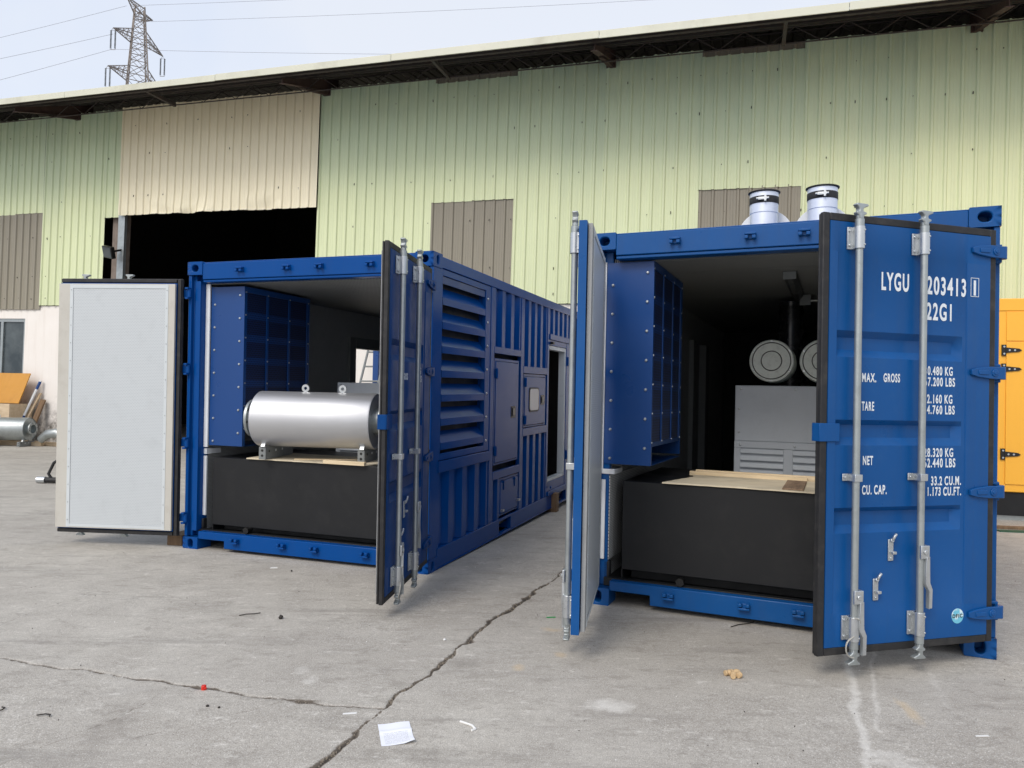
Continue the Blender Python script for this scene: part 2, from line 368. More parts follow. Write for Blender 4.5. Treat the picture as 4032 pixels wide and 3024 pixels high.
def lettering(txt, parent, u0, u1, z0, z1, v, sgn, mat='lettering'):
    """text filling the box u0 (left edge as read) .. u1, baseline z0 .. cap height z1 on a leaf plane"""
    me = text_mesh(txt, 1.0); n = len(me.vertices); a = np.empty(n * 3, np.float32); me.vertices.foreach_get('co', a); a = a.reshape(-1, 3)
    x0, x1 = a[:, 0].min(), a[:, 0].max(); y1 = .73 if any(ch.isalnum() for ch in txt) else a[:, 1].max()
    b = np.empty_like(a)
    b[:, 0] = u0 + (a[:, 0] - x0) / (x1 - x0) * (u1 - u0)
    b[:, 2] = z0 + a[:, 1] / y1 * (z1 - z0)
    b[:, 1] = v + sgn * (a[:, 2] > 0) * .0008
    me.vertices.foreach_set('co', b.ravel())
    bm = bmesh.new(); bm.from_mesh(me); bmesh.ops.recalc_face_normals(bm, faces=bm.faces); bm.to_mesh(me); bm.free()
    me.materials.clear(); me.materials.append(M[mat]); me.name = 'lettering'
    return link('lettering', me, parent)
def hole_plate(mb, P, w, h, hw, hh, depth, n=24):
    """rectangular face w x h with a stadium hole (half sizes hw, hh) and a recess; P(a, b, d) maps plane coords (centred) and inward depth"""
    outer, inner = [], []
    for i in range(n):
        t = 2 * math.pi * i / n; c, q = math.cos(t), math.sin(t)
        k = min(w / 2 / abs(c) if abs(c) > 1e-6 else 1e9, h / 2 / abs(q) if abs(q) > 1e-6 else 1e9)
        outer.append((c * k, q * k))
        r = min(hw, hh)
        ix = max(-(hw - r), min(hw - r, c * 10)) if hw > hh else 0
        iz = max(-(hh - r), min(hh - r, q * 10)) if hh > hw else 0
        inner.append((c * r + ix, q * r + iz))
    for cx, cz in ((w / 2, h / 2), (-w / 2, h / 2), (-w / 2, -h / 2), (w / 2, -h / 2)):   # snap the nearest ring point onto each corner
        j = min(range(n), key=lambda i: (outer[i][0] - cx) ** 2 + (outer[i][1] - cz) ** 2); outer[j] = (cx, cz)
    vs = [P(a, b, 0) for a, b in outer] + [P(a, b, 0) for a, b in inner] + [P(a, b, depth) for a, b in inner]
    fs = [(i, (i + 1) % n, n + (i + 1) % n, n + i) for i in range(n)] + [(n + i, n + (i + 1) % n, 2 * n + (i + 1) % n, 2 * n + i) for i in range(n)] + [tuple(range(2 * n, 3 * n))]
    mb.add(vs, fs)
W, H, LEN = 2.438, 2.591, 6.058
CW, CH, CD = .162, .118, .178
def casting(parent, x0, y0, z0, mat, front=None, side=None):
    """corner fitting; front: 'lo'/'hi' face in y with a hole; side: 'lo'/'hi' face in x"""
    x1, y1, z1 = x0 + CW, y0 + CD, z0 + CH; m = MB(); cx, cy, cz = (x0 + x1) / 2, (y0 + y1) / 2, (z0 + z1) / 2
    m.add([(x0, y0, z0), (x1, y0, z0), (x1, y1, z0), (x0, y1, z0)], [(0, 1, 2, 3)]); m.add([(x0, y0, z1), (x1, y0, z1), (x1, y1, z1), (x0, y1, z1)], [(0, 1, 2, 3)])
    for w, yy, sg in (('lo', y0, 1), ('hi', y1, -1)):
        if front == w: hole_plate(m, lambda a, b, d, yy=yy, sg=sg: (cx + a, yy + sg * d, cz + b), CW, CH, .027 if z0 < 1 else .036, .040 if z0 < 1 else .030, .12)
        else: m.add([(x0, yy, z0), (x1, yy, z0), (x1, yy, z1), (x0, yy, z1)], [(0, 1, 2, 3)])
    for w, xx, sg in (('lo', x0, 1), ('hi', x1, -1)):
        if side == w: hole_plate(m, lambda a, b, d, xx=xx, sg=sg: (xx + sg * d, cy + a, cz + b), CD, CH, .022, .036, .05)
        else: m.add([(xx, y0, z0), (xx, y1, z0), (xx, y1, z1), (xx, y0, z1)], [(0, 1, 2, 3)])
    bmw = MB(); bmw.v, bmw.f = m.v, m.f
    me = m.mesh('corner_casting'); bm = bmesh.new(); bm.from_mesh(me); bmesh.ops.remove_doubles(bm, verts=bm.verts, dist=.0005)
    bmesh.ops.recalc_face_normals(bm, faces=bm.faces); bm.to_mesh(me); bm.free(); me.materials.append(M[mat])
    return link('corner_casting', me, parent, 40, .007)
def corr_profile(a0, a1, depth, pitch=.27, flat=.09):
    """trapezoid wave along the first axis: 0 = outer plane, depth inward"""
    pts = []; a = a0; sl = (pitch - 2 * flat) / 2
    n = max(1, round((a1 - a0) / pitch)); p = (a1 - a0) / n; k = p / pitch; fl, sl = flat * k, sl * k
    for i in range(n):
        b = a0 + i * p
        pts += [(b, 0), (b + fl / 2, 0), (b + fl / 2 + sl, depth), (b + fl * 1.5 + sl, depth), (b + fl * 1.5 + 2 * sl, 0)]
    pts.append((a1, 0)); return pts
def side_corr(parent, xo, sgn, y0, y1, z0, z1, mat, depth=.036, name='side_panel', pitch=.27):
    pts = [(xo + sgn * d, y) for y, d in corr_profile(y0, y1, depth, pitch)]
    return MB().sweep(pts, 'z', z0, z1).build(name, mat, parent, smooth=25)

# ------------------------------------------------------------------ ground
def build_ground():
    x0, x1, y0, y1, st = -4.6, 5.0, 2.0, 7.4, .011
    nx, ny = int((x1 - x0) / st) + 1, int((y1 - y0) / st) + 1
    xs = np.linspace(x0, x1, nx); ys = np.linspace(y0, y1, ny); X, Y = np.meshgrid(xs, ys)
    def fbm(seed, sc):
        r = np.random.default_rng(seed); out = np.zeros_like(X)
        for o in range(4):
            gx, gy = int((x1 - x0) * sc * 2 ** o) + 3, int((y1 - y0) * sc * 2 ** o) + 3
            g = r.standard_normal((gy, gx)); fx = (X - x0) * sc * 2 ** o; fy = (Y - y0) * sc * 2 ** o
            ix, iy = fx.astype(int), fy.astype(int); tx, ty = fx - ix, fy - iy; tx = tx * tx * (3 - 2 * tx); ty = ty * ty * (3 - 2 * ty)
            out += (g[iy, ix] * (1 - tx) * (1 - ty) + g[iy, ix + 1] * tx * (1 - ty) + g[iy + 1, ix] * (1 - tx) * ty + g[iy + 1, ix + 1] * tx * ty) * .5 ** o
        return out
    wob = fbm(1, 1.8); wob2 = fbm(2, 1.8); fine = fbm(3, 14); wid = fbm(4, 3)
    PX, PY = X + .018 * wob + .008 * fbm(11, 9), Y + .018 * wob2 + .008 * fbm(12, 9)
    def dist(line, a=PX, b=PY):
        d = np.full(X.shape, 9.)
        for (ax, ay), (bx, by) in zip(line[:-1], line[1:]):
            t = np.clip(((a - ax) * (bx - ax) + (b - ay) * (by - ay)) / ((bx - ax) ** 2 + (by - ay) ** 2), 0, 1)
            d = np.minimum(d, np.hypot(a - ax - t * (bx - ax), b - ay - t * (by - ay)))
        return d
    main = [(-.95, 2.0), (-.719, 2.858), (-.565, 3.384), (-.35, 3.98), (-.127, 4.628), (.15, 5.40), (.481, 6.309), (.86, 7.4)]
    side = [(-4.6, 4.50), (-2.66, 3.935), (-2.05, 3.76), (-1.44, 3.56), (-.932, 3.43), (-.565, 3.384)]
    hair = [[(-1.62, 3.60), (-1.66, 3.30), (-1.86, 2.95), (-2.02, 2.62)], [(-1.02, 3.45), (-1.35, 3.18), (-1.55, 3.06)], [(.25, 5.75), (.62, 5.60), (.9, 5.52)], [(-2.9, 5.2), (-3.0, 4.6), (-3.1, 4.2)], [(-2.6, 6.4), (-1.9, 6.9), (-1.2, 7.3)]]
    cm = np.exp(-(dist(main) / np.clip(.0135 + .006 * wid + .004 * fbm(22, 16), .006, .034)) ** 2)
    rag = fbm(21, 22)
    chip = (np.exp(-(((PX + .93) / .10) ** 2 + ((PY - 3.437) / .028) ** 2)) * .8 + np.exp(-(((PX + .30) / .05) ** 2 + ((PY - 4.10) / .05) ** 2)) * .5) * np.clip(.75 + .28 * rag, .2, 1.15)
    cs = np.exp(-(dist(side) / np.clip(.0075 + .002 * wid, .0062, .012)) ** 2) * .9
    crack = np.maximum(np.maximum(cm, cs), chip)
    for h in hair: crack = np.maximum(crack, .42 * np.exp(-(dist(h) / .008) ** 2))
    Z = .0022 * fbm(5, .8) - .016 * np.clip(crack - .25, 0, 1) ** 1.2 + .0016 * fine * (crack > .2)
    edge = np.minimum(np.minimum(X - x0, x1 - X), np.minimum(Y - y0, y1 - Y)); Z *= np.clip(edge / .4, 0, 1)
    Z = np.where(Z > 0, Z * .6, Z)
    chalk = np.zeros_like(X)
    for ln, w, a in (([(1.95, 4.32), (1.863, 4.081), (1.697, 3.637), (1.542, 3.236), (1.40, 2.88)], .032, .75), ([(2.2, 4.5), (2.116, 4.317), (1.871, 3.821), (1.721, 3.48), (1.631, 3.262)], .020, .62), ([(2.27, 3.98), (2.108, 3.552)], .05, .45)):
        chalk = np.maximum(chalk, a * np.exp(-(dist(ln) / w) ** 2))
    for cx, cy, rx, ry, a in ((.517, 3.493, .15, .10, .72), (1.55, 2.98, .17, .12, .6), (-1.04, 3.80, .06, .06, .55), (-.95, 3.66, .07, .07, .55), (-1.45, 4.75, .3, .2, .35), (.3, 2.7, .2, .1, .4)):
        chalk = np.maximum(chalk, a * np.exp(-(((PX - cx) / rx) ** 2 + ((PY - cy) / ry) ** 2) ** 2))
    stain_shade = np.zeros_like(X)  # floor stains, plus shade painted beside the edge-on leaf and between the containers
    for cx, cy, rx, ry, a in ((-.24, 4.02, .14, .10, .8), (-.29, 2.95, .16, .10, .75), (.95, 4.75, .45, .35, .55), (1.18, 3.45, .10, .04, .6), (-1.95, 4.9, .25, .2, .45), (-1.65, 3.1, .14, .3, .55), (-1.55, 2.82, .07, .04, .9), (.07, 5.4, .3, .4, .45), (-2.6, 3.3, .35, .2, .4), (2.2, 3.3, .3, .15, .35), (3.0, 4.2, .4, .4, .3)):
        stain_shade = np.maximum(stain_shade, a * np.exp(-((PX - cx) / rx) ** 2 - ((PY - cy) / ry) ** 2))
    rusty = np.zeros_like(X)
    for cx, cy, rx, ry in ((.313, 4.14, .05, .06), (.28, 4.60, .08, .06), (.06, 3.95, .05, .07), (1.9, 3.5, .05, .2)):
        rusty = np.maximum(rusty, .95 * np.exp(-((PX - cx) / rx) ** 2 - ((PY - cy) / ry) ** 2))
    verts = np.stack([X, Y, Z], -1).reshape(-1, 3)
    idx = np.arange(nx * ny).reshape(ny, nx)
    q = np.stack([idx[:-1, :-1], idx[:-1, 1:], idx[1:, 1:], idx[1:, :-1]], -1).reshape(-1, 4)
    nb = len(verts); B = 900.
    ev = np.array([(-B, -B, 0), (B, -B, 0), (B, B, 0), (-B, B, 0), (x0, y0, 0), (x1, y0, 0), (x1, y1, 0), (x0, y1, 0)], float)
    eq = np.array([(0, 1, 5, 4), (1, 2, 6, 5), (2, 3, 7, 6), (3, 0, 4, 7)]) + nb
    verts = np.vstack([verts, ev]); q = np.vstack([q, eq])
    me = bpy.data.meshes.new('ground'); me.vertices.add(len(verts)); me.vertices.foreach_set('co', verts.astype(np.float32).ravel())
    me.loops.add(len(q) * 4); me.loops.foreach_set('vertex_index', q.astype(np.int32).ravel())
    me.polygons.add(len(q)); me.polygons.foreach_set('loop_start', np.arange(0, len(q) * 4, 4, dtype=np.int32))
    me.update(calc_edges=True); me.validate()
    for nm, a in (('crack', crack), ('chalk', chalk), ('stain_shade', stain_shade), ('rusty', rusty)):
        at = me.attributes.new(nm, 'FLOAT', 'POINT'); at.data.foreach_set('value', np.concatenate([a.ravel(), np.zeros(8)]).astype(np.float32))
    me.polygons.foreach_set('use_smooth', [True] * len(me.polygons))
    me.materials.append(M['concrete'])
    o = bpy.data.objects.new('ground', me); col.objects.link(o)
    o['kind'] = 'structure'; o['label'] = 'cracked grey concrete yard floor'; o['category'] = 'ground'
build_ground()

# ------------------------------------------------------------------ warehouse
TH = R(17.3)
wh = empty('warehouse', (-3.45, 15.95, 0), (0, .0125, -TH))
tag(wh, 'long industrial shed with faded green ribbed cladding and overhanging eave', 'warehouse')
def rib_profile(w, pitch=.225):
    pts = [(0, 0)]; n = round(w / pitch)
    for i in range(n):
        b = i * pitch
        pts += [(b + .010, 0), (b + .030, -.032), (b + .062, -.032), (b + .082, 0), (b + .128, 0), (b + .136, -.004), (b + .144, 0), (b + .174, 0), (b + .182, -.004), (b + .190, 0)]
    pts.append((w + .02, 0)); return pts
def sheet_mesh(w, z0, z1, mat):
    m = MB().sweep(rib_profile(w), 'z', z0, z1); me = m.mesh('wall_sheet'); me.materials.append(M[mat])
    me.polygons.foreach_set('use_smooth', [False] * len(me.polygons)); return me
def sheet(me, x, y=0., name='wall_sheet'):
    dz = random.uniform(-.012, .012)
    return link(name, me, wh, loc=(x, y + random.uniform(-.008, 0), dz), rot=(random.uniform(-.0012, .0012), random.uniform(-.0012, .0012), random.uniform(-.004, .004)))
JZ, WT = 3.32, 8.06
full = sheet_mesh(.9, JZ, WT, 'greensheet'); full3 = sheet_mesh(.675, JZ, WT, 'greensheet')
upper = sheet_mesh(.9, 5.44, 7.93, 'greensheet'); lowg = sheet_mesh(.9, JZ - .04, 5.48, 'greysheet'); topg = sheet_mesh(.9, 7.80, 8.05, 'greysheet')
above = sheet_mesh(.5175, 5.45, WT, 'greensheet'); strip = sheet_mesh(.3825, JZ, WT, 'greensheet')
x = -1.01
while x < 15.5:
    if 1.6 < x < 3.4 or 7.0 < x < 8.8:
        sheet(upper, x, -.006); sheet(lowg, x, .012, 'skylight_sheet'); sheet(topg, x, .02, 'skylight_sheet')
    else: sheet(full, x)
    x += .9
sheet(strip, -7.31); sheet(above, -6.93); sheet(full, -8.21)
sheet(full3, -8.87)
upper2 = sheet_mesh(.9, 5.64, WT, 'greensheet')
for xx in (-10.67, -9.77): sheet(upper2, xx, -.010); sheet(sheet_mesh(.9, JZ - .1, 5.68, 'greysheet'), xx, .0, 'skylight_sheet')
for k in range(4): sheet(full, -11.57 - .9 * k)
# beige hanging sheets over the doorway, dented along the lower edge
def beige(xa, k):
    nz = 26; prof = rib_profile(.9); m = MB(); n = len(prof); z0 = 5.45 + random.uniform(-.012, .012)
    vs = []
    for j in range(nz + 1):
        z = z0 + (8.05 - z0) * (j / nz) ** 1.5
        for (px, py) in prof:
            t = max(0, 1 - (z - z0) / .55)
            b = mnoise.noise(Vector(((xa + px) * 2.6, z * 3.2, 3.7))) * .10 * t ** 1.3 * (1.2 if k in (1, 2, 4) else .25)
            vs.append((px, py + b, z))
    fs = [(j * n + i, j * n + i + 1, (j + 1) * n + i + 1, (j + 1) * n + i) for j in range(nz) for i in range(n - 1)]
    m.add(vs, fs); me = m.mesh('wall_sheet'); me.materials.append(M['beigesheet'])
    o = sheet(me, xa, -.075 - .004 * (k % 2)); o['label'] = 'beige ribbed sheet hanging over the doorway'
for k in range(6): beige(-6.41 + .9 * k, k)
# screws on the cladding
sc = MB()
for zz in (4.05, 5.02, 5.9, 6.9, 7.6, 3.5):
    for i in range(-40, 68):
        x = -1.01 + .45 * i + random.uniform(-.05, .05)
        if -6.95 < x < -1.0 and zz < 5.5: continue
        if x < -11 or random.random() < .25: continue
        d = -.09 if -6.4 < x < -1.05 else -.013
        sc.cyl((x, d, zz + random.uniform(-.05, .05)), (x, d - .010, zz), .008, n=6)
o = sc.build('cladding_screws', 'darkbit', wh); o['kind'] = 'stuff'
# base wall with window hole
bw = lambda a, b, c, d, y0=.03, y1=.27: MB().box(a, b, y0, y1, c, d)
for a, b, c, d in ((-14, -10.95, -.6, JZ), (-10.95, -9.34, -.6, 1.48), (-10.95, -9.34, 3.0, JZ), (-9.34, -6.93, -.6, JZ), (-1.0, 16, -.6, JZ)):
    bw(a, b, c, d).build('base_wall', 'plaster', wh)
# window
wf = MB()
for a, b, c, d in ((-10.95, -9.34, 1.48, 1.56), (-10.95, -9.34, 2.92, 3.0), (-10.95, -10.88, 1.56, 2.92), (-9.41, -9.34, 1.56, 2.92), (-10.18, -10.10, 1.56, 2.92)): wf.box(a, b, .06, .13, c, d)
wo = wf.build('window', 'zinc', wh); wo['label'] = 'grey aluminium sliding window in the white wall'
MB().box(-10.88, -10.18, .09, .096, 1.56, 2.92).build('pane', 'glass', wo); MB().box(-10.10, -9.41, .10, .106, 1.56, 2.92).build('pane', 'glass', wo)
# shed shell: back wall, ends, roof
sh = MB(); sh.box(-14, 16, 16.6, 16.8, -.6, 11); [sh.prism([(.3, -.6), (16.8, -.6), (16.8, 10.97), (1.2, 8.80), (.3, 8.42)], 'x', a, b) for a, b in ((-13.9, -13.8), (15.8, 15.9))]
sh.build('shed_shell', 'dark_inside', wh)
OV, ZE = 1.8, 7.64
slope = (8.36 - ZE) / OV
rp = []
xx = -14.
while xx < 16:
    rp += [(xx, 0), (xx + .02, .03), (xx + .05, .03), (xx + .07, 0)]; xx += .225
rm = MB(); n = len(rp)
vs = [(p, -OV, ZE + q) for p, q in rp] + [(p, 16.8, ZE + slope * .45 * (16.8 + OV) + q) for p, q in rp]
vs = [(p, -OV, ZE + q) for p, q in rp] + [(p, 1.2, ZE + slope * 3.0 + q) for p, q in rp] + [(p, 16.8, 11.0 + q) for p, q in rp]
rm.add(vs, [(r * n + i, r * n + i + 1, (r + 1) * n + i + 1, (r + 1) * n + i) for r in (0, 1) for i in range(n - 1)])
ro = rm.build('roof', 'roofsheet', wh, smooth=None)
xs = [-14.]
while xs[-1] < 16: xs.append(xs[-1] + 3.9)
for a, b in zip(xs[:-1], xs[1:]):
    g = MB(); g.prism([(-OV - .055, ZE - .03), (-OV - .055, ZE + .10), (-OV + .16, ZE + .135), (-OV + .16, ZE + .115), (-OV - .038, ZE + .083), (-OV - .038, ZE - .03)], 'x', a + .006, b)
    g.build('eave_trim', 'trim', ro, bevel=.004, loc=(0, 0, random.uniform(-.008, .008)))
zr = lambda y: ZE + slope * (y + OV)
for y in (-1.62, -.75):
    m = MB(); m.box(-14, 16, y - .03, y + .03, zr(y) - .055, zr(y) - .008); m.build('purlin', 'darksteel', wh)
for y in (-.75, .35):                      # lattice joists along the eave
    m = MB(); zb = zr(y) - .36
    m.cyl((-14, y, zb), (16, y, zb), .013, n=6); m.cyl((-14, y, zr(y) - .085), (16, y, zr(y) - .085), .013, n=6)
    k = 0; xx = -14
    while xx < 15.9:
        a, b = (zb, zr(y) - .085) if k % 2 else (zr(y) - .085, zb); m.cyl((xx, y, a), (xx + .42, y, b), .008, n=5, caps=False); xx += .42; k += 1
    m.build('lattice_joist', 'darksteel', wh)
def rafter(x, big=True):
    m = MB(); w = .065
    z0, z1 = zr(-OV + .12) - .09, zr(.4) - .09
    if big:
        m.prism([(-OV + .12, z0 - .10), (-OV + .12, z0), (.4, z1), (.4, z1 - .30)], 'x', x - .006, x + .006)
        for dz in (-.004, ):
            m.prism([(-OV + .12, z0 - .112), (-OV + .12, z0 - .10), (.4, z1 - .30), (.4, z1 - .312)], 'x', x - w, x + w)
        m.prism([(-OV + .75, zr(-OV + .75) - .30), (-OV + .95, zr(-OV + .95) - .32), (.04, 8.06), (.04, 7.92)], 'x', x - .045, x + .045)
        m.box(x - .09, x + .09, -.06, .04, 7.90, 8.05)
        m.build('roof_bracket', 'rust', wh)
    else:
        m.box(x - .03, x + .03, -1.62, -.7, zr(-1.2) - .20, zr(-1.2) - .12); m.build('purlin_stub', 'darksteel', wh)
for x in (-7.83, -.85, 5.39, 11.6): rafter(x)
for x in (-4.3, 2.3, 8.5): rafter(x, False)
# structure in the doorway: rusty column, pale track post
MB().box(-6.74, -6.50, .10, .40, -.6, 8).build('column', wood('stained_column', srgb(104, 92, 84), srgb(140, 128, 118), (4, 4, 2), .6), wh)
MB().box(-6.46, -6.27, -.02, .06, -.6, 5.6).build('door_track_post', 'zinc', wh)
# floodlight hanging by the doorway
fl = empty('floodlight', wh.matrix_basis @ Vector((-6.42, -.30, 4.55)), (R(20), R(12), -TH - R(10)))
tag(fl, 'black square floodlight fixed beside the dark doorway', 'floodlight')
MB().box(-.17, .17, -.05, .05, -.14, .14).build('housing', 'jar', fl, bevel=.012); MB().box(-.15, .15, -.056, -.051, -.12, .12).build('lens', 'glass', fl)
MB().box(-.02, .02, .05, .32, -.02, .02).build('bracket', 'jar', fl)

# ------------------------------------------------------------------ container parts
def door_leaf(parent, left, ang, mat, L=1.205, label=None, letters=None, cream=True, pinx=.032):
    """door leaf: u from the pin to the free edge; exterior at v = +e for right leaves, -e for left ones"""
    e = -1 if left else 1
    pin = (pinx, -.028, 0) if left else (W - .018, -.02, 0)
    z0, z1 = .165, 2.392
    L = L + (.03 if left else 0)
    us = [.095, .255, .258, .285, .325, 1.095, 1.118, 1.122, L - .035]
    zs = [z0, .337, .345, .753, .792, .862, .888, 1.215, 1.255, 1.322, 1.35, 1.68, 1.72, 1.785, 1.82, 2.228, 2.236, z1]
    rec = {.792, .862, 1.255, 1.322, 1.72, 1.785}
    def hgt(u, z):
        if u <= .255 or u >= 1.122: return .034
        if z <= .337 or z >= 2.236: return .033
        return -.006 if (z in rec and .325 <= u <= 1.118) else .029
    m = MB(); nu = len(us)
    m.add([(u, e * hgt(u, z), z) for z in zs for u in us], [(j * nu + i, j * nu + i + 1, (j + 1) * nu + i + 1, (j + 1) * nu + i) for j in range(len(zs) - 1) for i in range(nu - 1)])
    m.add([(u, -e * .010, z) for z in (z0, z1) for u in (us[0], us[-1])], [(0, 1, 3, 2)])
    for a in (us[0], us[-1]): m.add([(a, e * .034, z0), (a, e * .034, z1), (a, -e * .010, z1), (a, -e * .010, z0)], [(0, 1, 2, 3)])
    for z in (z0, z1): m.add([(us[0], e * .033, z), (us[-1], e * .033, z), (us[-1], -e * .010, z), (us[0], -e * .010, z)], [(0, 1, 2, 3)])
    d = m.build('door', mat, parent, smooth=30, loc=pin, rot=(0, 0, ang))
    if label: d['label'] = label
    # rubber gasket: lipped strips round the leaf
    g = MB(); o = .042
    for a, b, c, f in () if (left and not cream) else ((us[0] - o, us[0] - .002, z0 - o, z1 + o), *(() if left else ((us[-1] + .002, us[-1] + o, z0 - o, z1 + o),)), (us[0], us[-1], z0 - o, z0 - .002), (us[0], us[-1], z1 + .002, z1 + o)):
        g.box(a, b, min(e * .004, e * .032), max(e * .004, e * .032), c, f); g.box(a + .004, b - .004, min(-e * .012, e * .001), max(-e * .012, e * .001), c + .004, f - .004)
    if g.v: g.build('rubber_gasket', 'rubber', d, bevel=.004)
    # inner frame and perforated lining
    i0, i1 = -e * .014, -e * .038
    fr = MB()
    for a, b, c, f in ((us[0] + .004, .165, z0 + .01, z1 - .01), (1.085, us[-1] - (.002 if cream else .03), z0 + .01, z1 - .01), (.165, 1.085, z0 + .01, z0 + .03), (.165, 1.085, z1 - .03, z1 - .01)): fr.box(a, b, min(i0, i1), max(i0, i1), c, f)
    fr.build('lining_frame', 'cream' if cream else 'greyedge', d, bevel=.002)
    MB().box(.166, 1.084, min(i0, -e * .036), max(i0, -e * .036), z0 + .031, z1 - .031).build('lining_sheet', 'doorlining', d)
    eb = MB()
    for a, b, c, f in ((1.062, 1.092, z0 + .015, z1 - .015), (.160, .186, z0 + .015, z1 - .015), (.186, 1.062, z1 - .05, z1 - .02), (.186, 1.062, z0 + .02, z0 + .045)): eb.box(a, b, min(-e * .0385, -e * .0405), max(-e * .0385, -e * .0405), c, f)
    eo = eb.build('edge_trim', 'whiteedge', d)
    sm = MB()
    for k in range(14):
        for u in (1.077, .172): sm.cyl((u, -e * .0405, z0 + .08 + k * .16), (u, -e * .0435, z0 + .08 + k * .16), .0045, n=8)
    sm.build('rivets', 'zinc', eo)['kind'] = 'stuff'
    # locking gear
    def rod(u, zh, zl):
        v = e * .074
        r = MB().cyl((u, v, .185), (u, v, 2.40), .0185, n=18).build('lock_rod', 'zinc', d)
        for za, zb in ((.205, .33), (2.245, 2.362)):
            b = MB(); b.box(u - .028, u + .05, min(e * .036, e * .046), max(e * .036, e * .046), za, zb); b.cyl((u, v, za), (u, v, zb), .027, n=18)
            b.box(u - .022, u + .022, min(e * .044, v), max(e * .044, v), za, zb)
            for q in (za + .02, zb - .02): b.cyl((u + .038, e * .046, q), (u + .038, e * .054, q), .008, n=8); b.cyl((u - .012, v + e * .024, q), (u - .012, v + e * .029, q), .005, n=8)
            b.build('rod_bracket', 'zincplate', d, bevel=.002)
        for za, zb in ((.165, .205), (2.362, 2.40)): MB().cyl((u, v, za), (u, v, zb), .0235, n=18).build('rod_collar', 'zinc', d)
        b = MB(); b.box(u - .022, u + .055, min(e * .036, e * .041), max(e * .036, e * .041), 1.03, 1.068); b.box(u - .024, u + .024, min(e * .04, v + e * .022), max(e * .04, v + e * .022), 1.03, 1.068)
        for q in (.043,): b.cyl((u + q, e * .041, 1.049), (u + q, e * .050, 1.049), .007, n=8)
        b.build('rod_guide', 'zincplate', d, bevel=.003)
        for s_, zc in ((1, 2.40), (-1, .165)):      # cam with two pairs of horns
            pts = [(-.014, 0), (-.016, .018), (-.034, .028), (-.030, .036), (-.012, .040), (-.010, .052), (-.018, .058), (-.046, .070), (-.040, .080), (.026, .082), (.034, .074), (.016, .060), (.012, .050), (.014, .040), (.030, .036), (.026, .026), (.015, .018), (.014, 0)]
            cmb = MB().prism([(u + p * (1 if s_ > 0 else -1), zc + s_ * q) for p, q in pts], 'y', v - .016, v + .016)
            cmb.cyl((u, v, zc), (u, v, zc + s_ * .03), .018, n=14)
            cmb.build('cam', 'zinc', d, bevel=.004)
        # handle: hub saddle, lever
        h = MB(); h.box(u - .030, u + .022, v + e * .016 if e > 0 else v - .030, v + .030 if e > 0 else v - .016, zh - .07, zh)
        h.box(u - .034, u - .024, min(v - e * .018, v + e * .030), max(v - e * .018, v + e * .030), zh - .07, zh)
        h.cyl((u - .006, v + e * .030, zh - .035), (u - .006, v + e * .037, zh - .035), .013, n=12)
        h.build('handle_hub', 'zincplate', d, bevel=.003)
        uc = u - .028; vv = v + e * .022
        lever = [(uc - .013, zh - .06), (uc + .013, zh - .06), (uc + .010, zh - .115), (uc + .018, zh - .14), (uc + .018, zh - .20), (uc - .006, zh - .24), (uc - .006, zl), (uc - .030, zl), (uc - .032, zh - .235), (uc - .016, zh - .20), (uc - .014, zh - .13)]
        lm = MB().prism(lever, 'y', vv - .004, vv + .004)
        lm.prism([(uc + .012, zh - .06), (uc + .016, zh - .06), (uc + .022, zh - .14), (uc + .022, zh - .20), (uc - .002, zh - .24), (uc - .002, zl), (uc - .006, zl), (uc - .006, zh - .24), (uc + .018, zh - .20), (uc + .018, zh - .14)], 'y', vv - .012, vv + .012)
        lm.build('handle', 'zincplate', d, bevel=.0015)
    rod(1.022, .470, .135); rod(.600, .688, .352)
    for u, zt in ((.757, .725), (.852, .52)):
        b = MB(); b.box(u - .017, u + .017, min(e * .030, e * .037), max(e * .030, e * .037), zt - .125, zt - .01); b.box(u - .020, u + .006, min(e * .036, e * .058), max(e * .036, e * .058), zt - .088, zt - .072)
        b.cyl((u, e * .030, zt - .02), (u, e * .050, zt - .012), .011, n=10); b.tube([(u, e * .048, zt - .012), (u - .006, e * .055, zt + .008), (u - .020, e * .052, zt + .020)], .008, 8)
        b.cyl((u, e * .036, zt - .11), (u, e * .042, zt - .11), .007, n=8)
        b.build('handle_catch', 'zincplate', d, bevel=.003)
    # rope tied at the handle
    if letters:
        pts = [(1.05 - .05 * math.sin(t * .7), e * (.10 + .012 * math.cos(t)), .335 - .022 * t + .012 * math.sin(t * 1.3)) for t in [i * .5 for i in range(20)]]
        MB().tube(pts, .004, 6).build('rope', 'rope', d)
    # hinges
    for zc in (2.307, 1.625, .958, .284):
        hm = MB(); hm.prism([(.0, zc - .034), (.0, zc + .034), (.10, zc + .034), (.19, zc + .025), (.235, zc + .014), (.235, zc - .014), (.19, zc - .025), (.10, zc - .034)], 'y', min(e * .036, e * .052), max(e * .036, e * .052))
        hm.cyl((0, e * .030, zc - .036), (0, e * .030, zc + .036), .020, n=14); hm.cyl((.075, e * .05, zc), (.075, e * .058, zc), .022, n=14); hm.cyl((.075, e * .056, zc), (.075, e * .062, zc), .012, n=12)
        hm.box(.12, .19, min(e * .05, e * .057), max(e * .05, e * .057), zc - .012, zc + .012)
        hm.build('hinge', mat, d, bevel=.003)
    cl = MB(); cl.box(1.10, L + .02, min(e * .032, e * .042), max(e * .032, e * .042), 1.235, 1.33); cl.box(L + .010, L + .02, min(-e * .02, e * .04), max(-e * .02, e * .04), 1.235, 1.33)
    if not left: cl.build('leaf_stop', mat, d, bevel=.003)
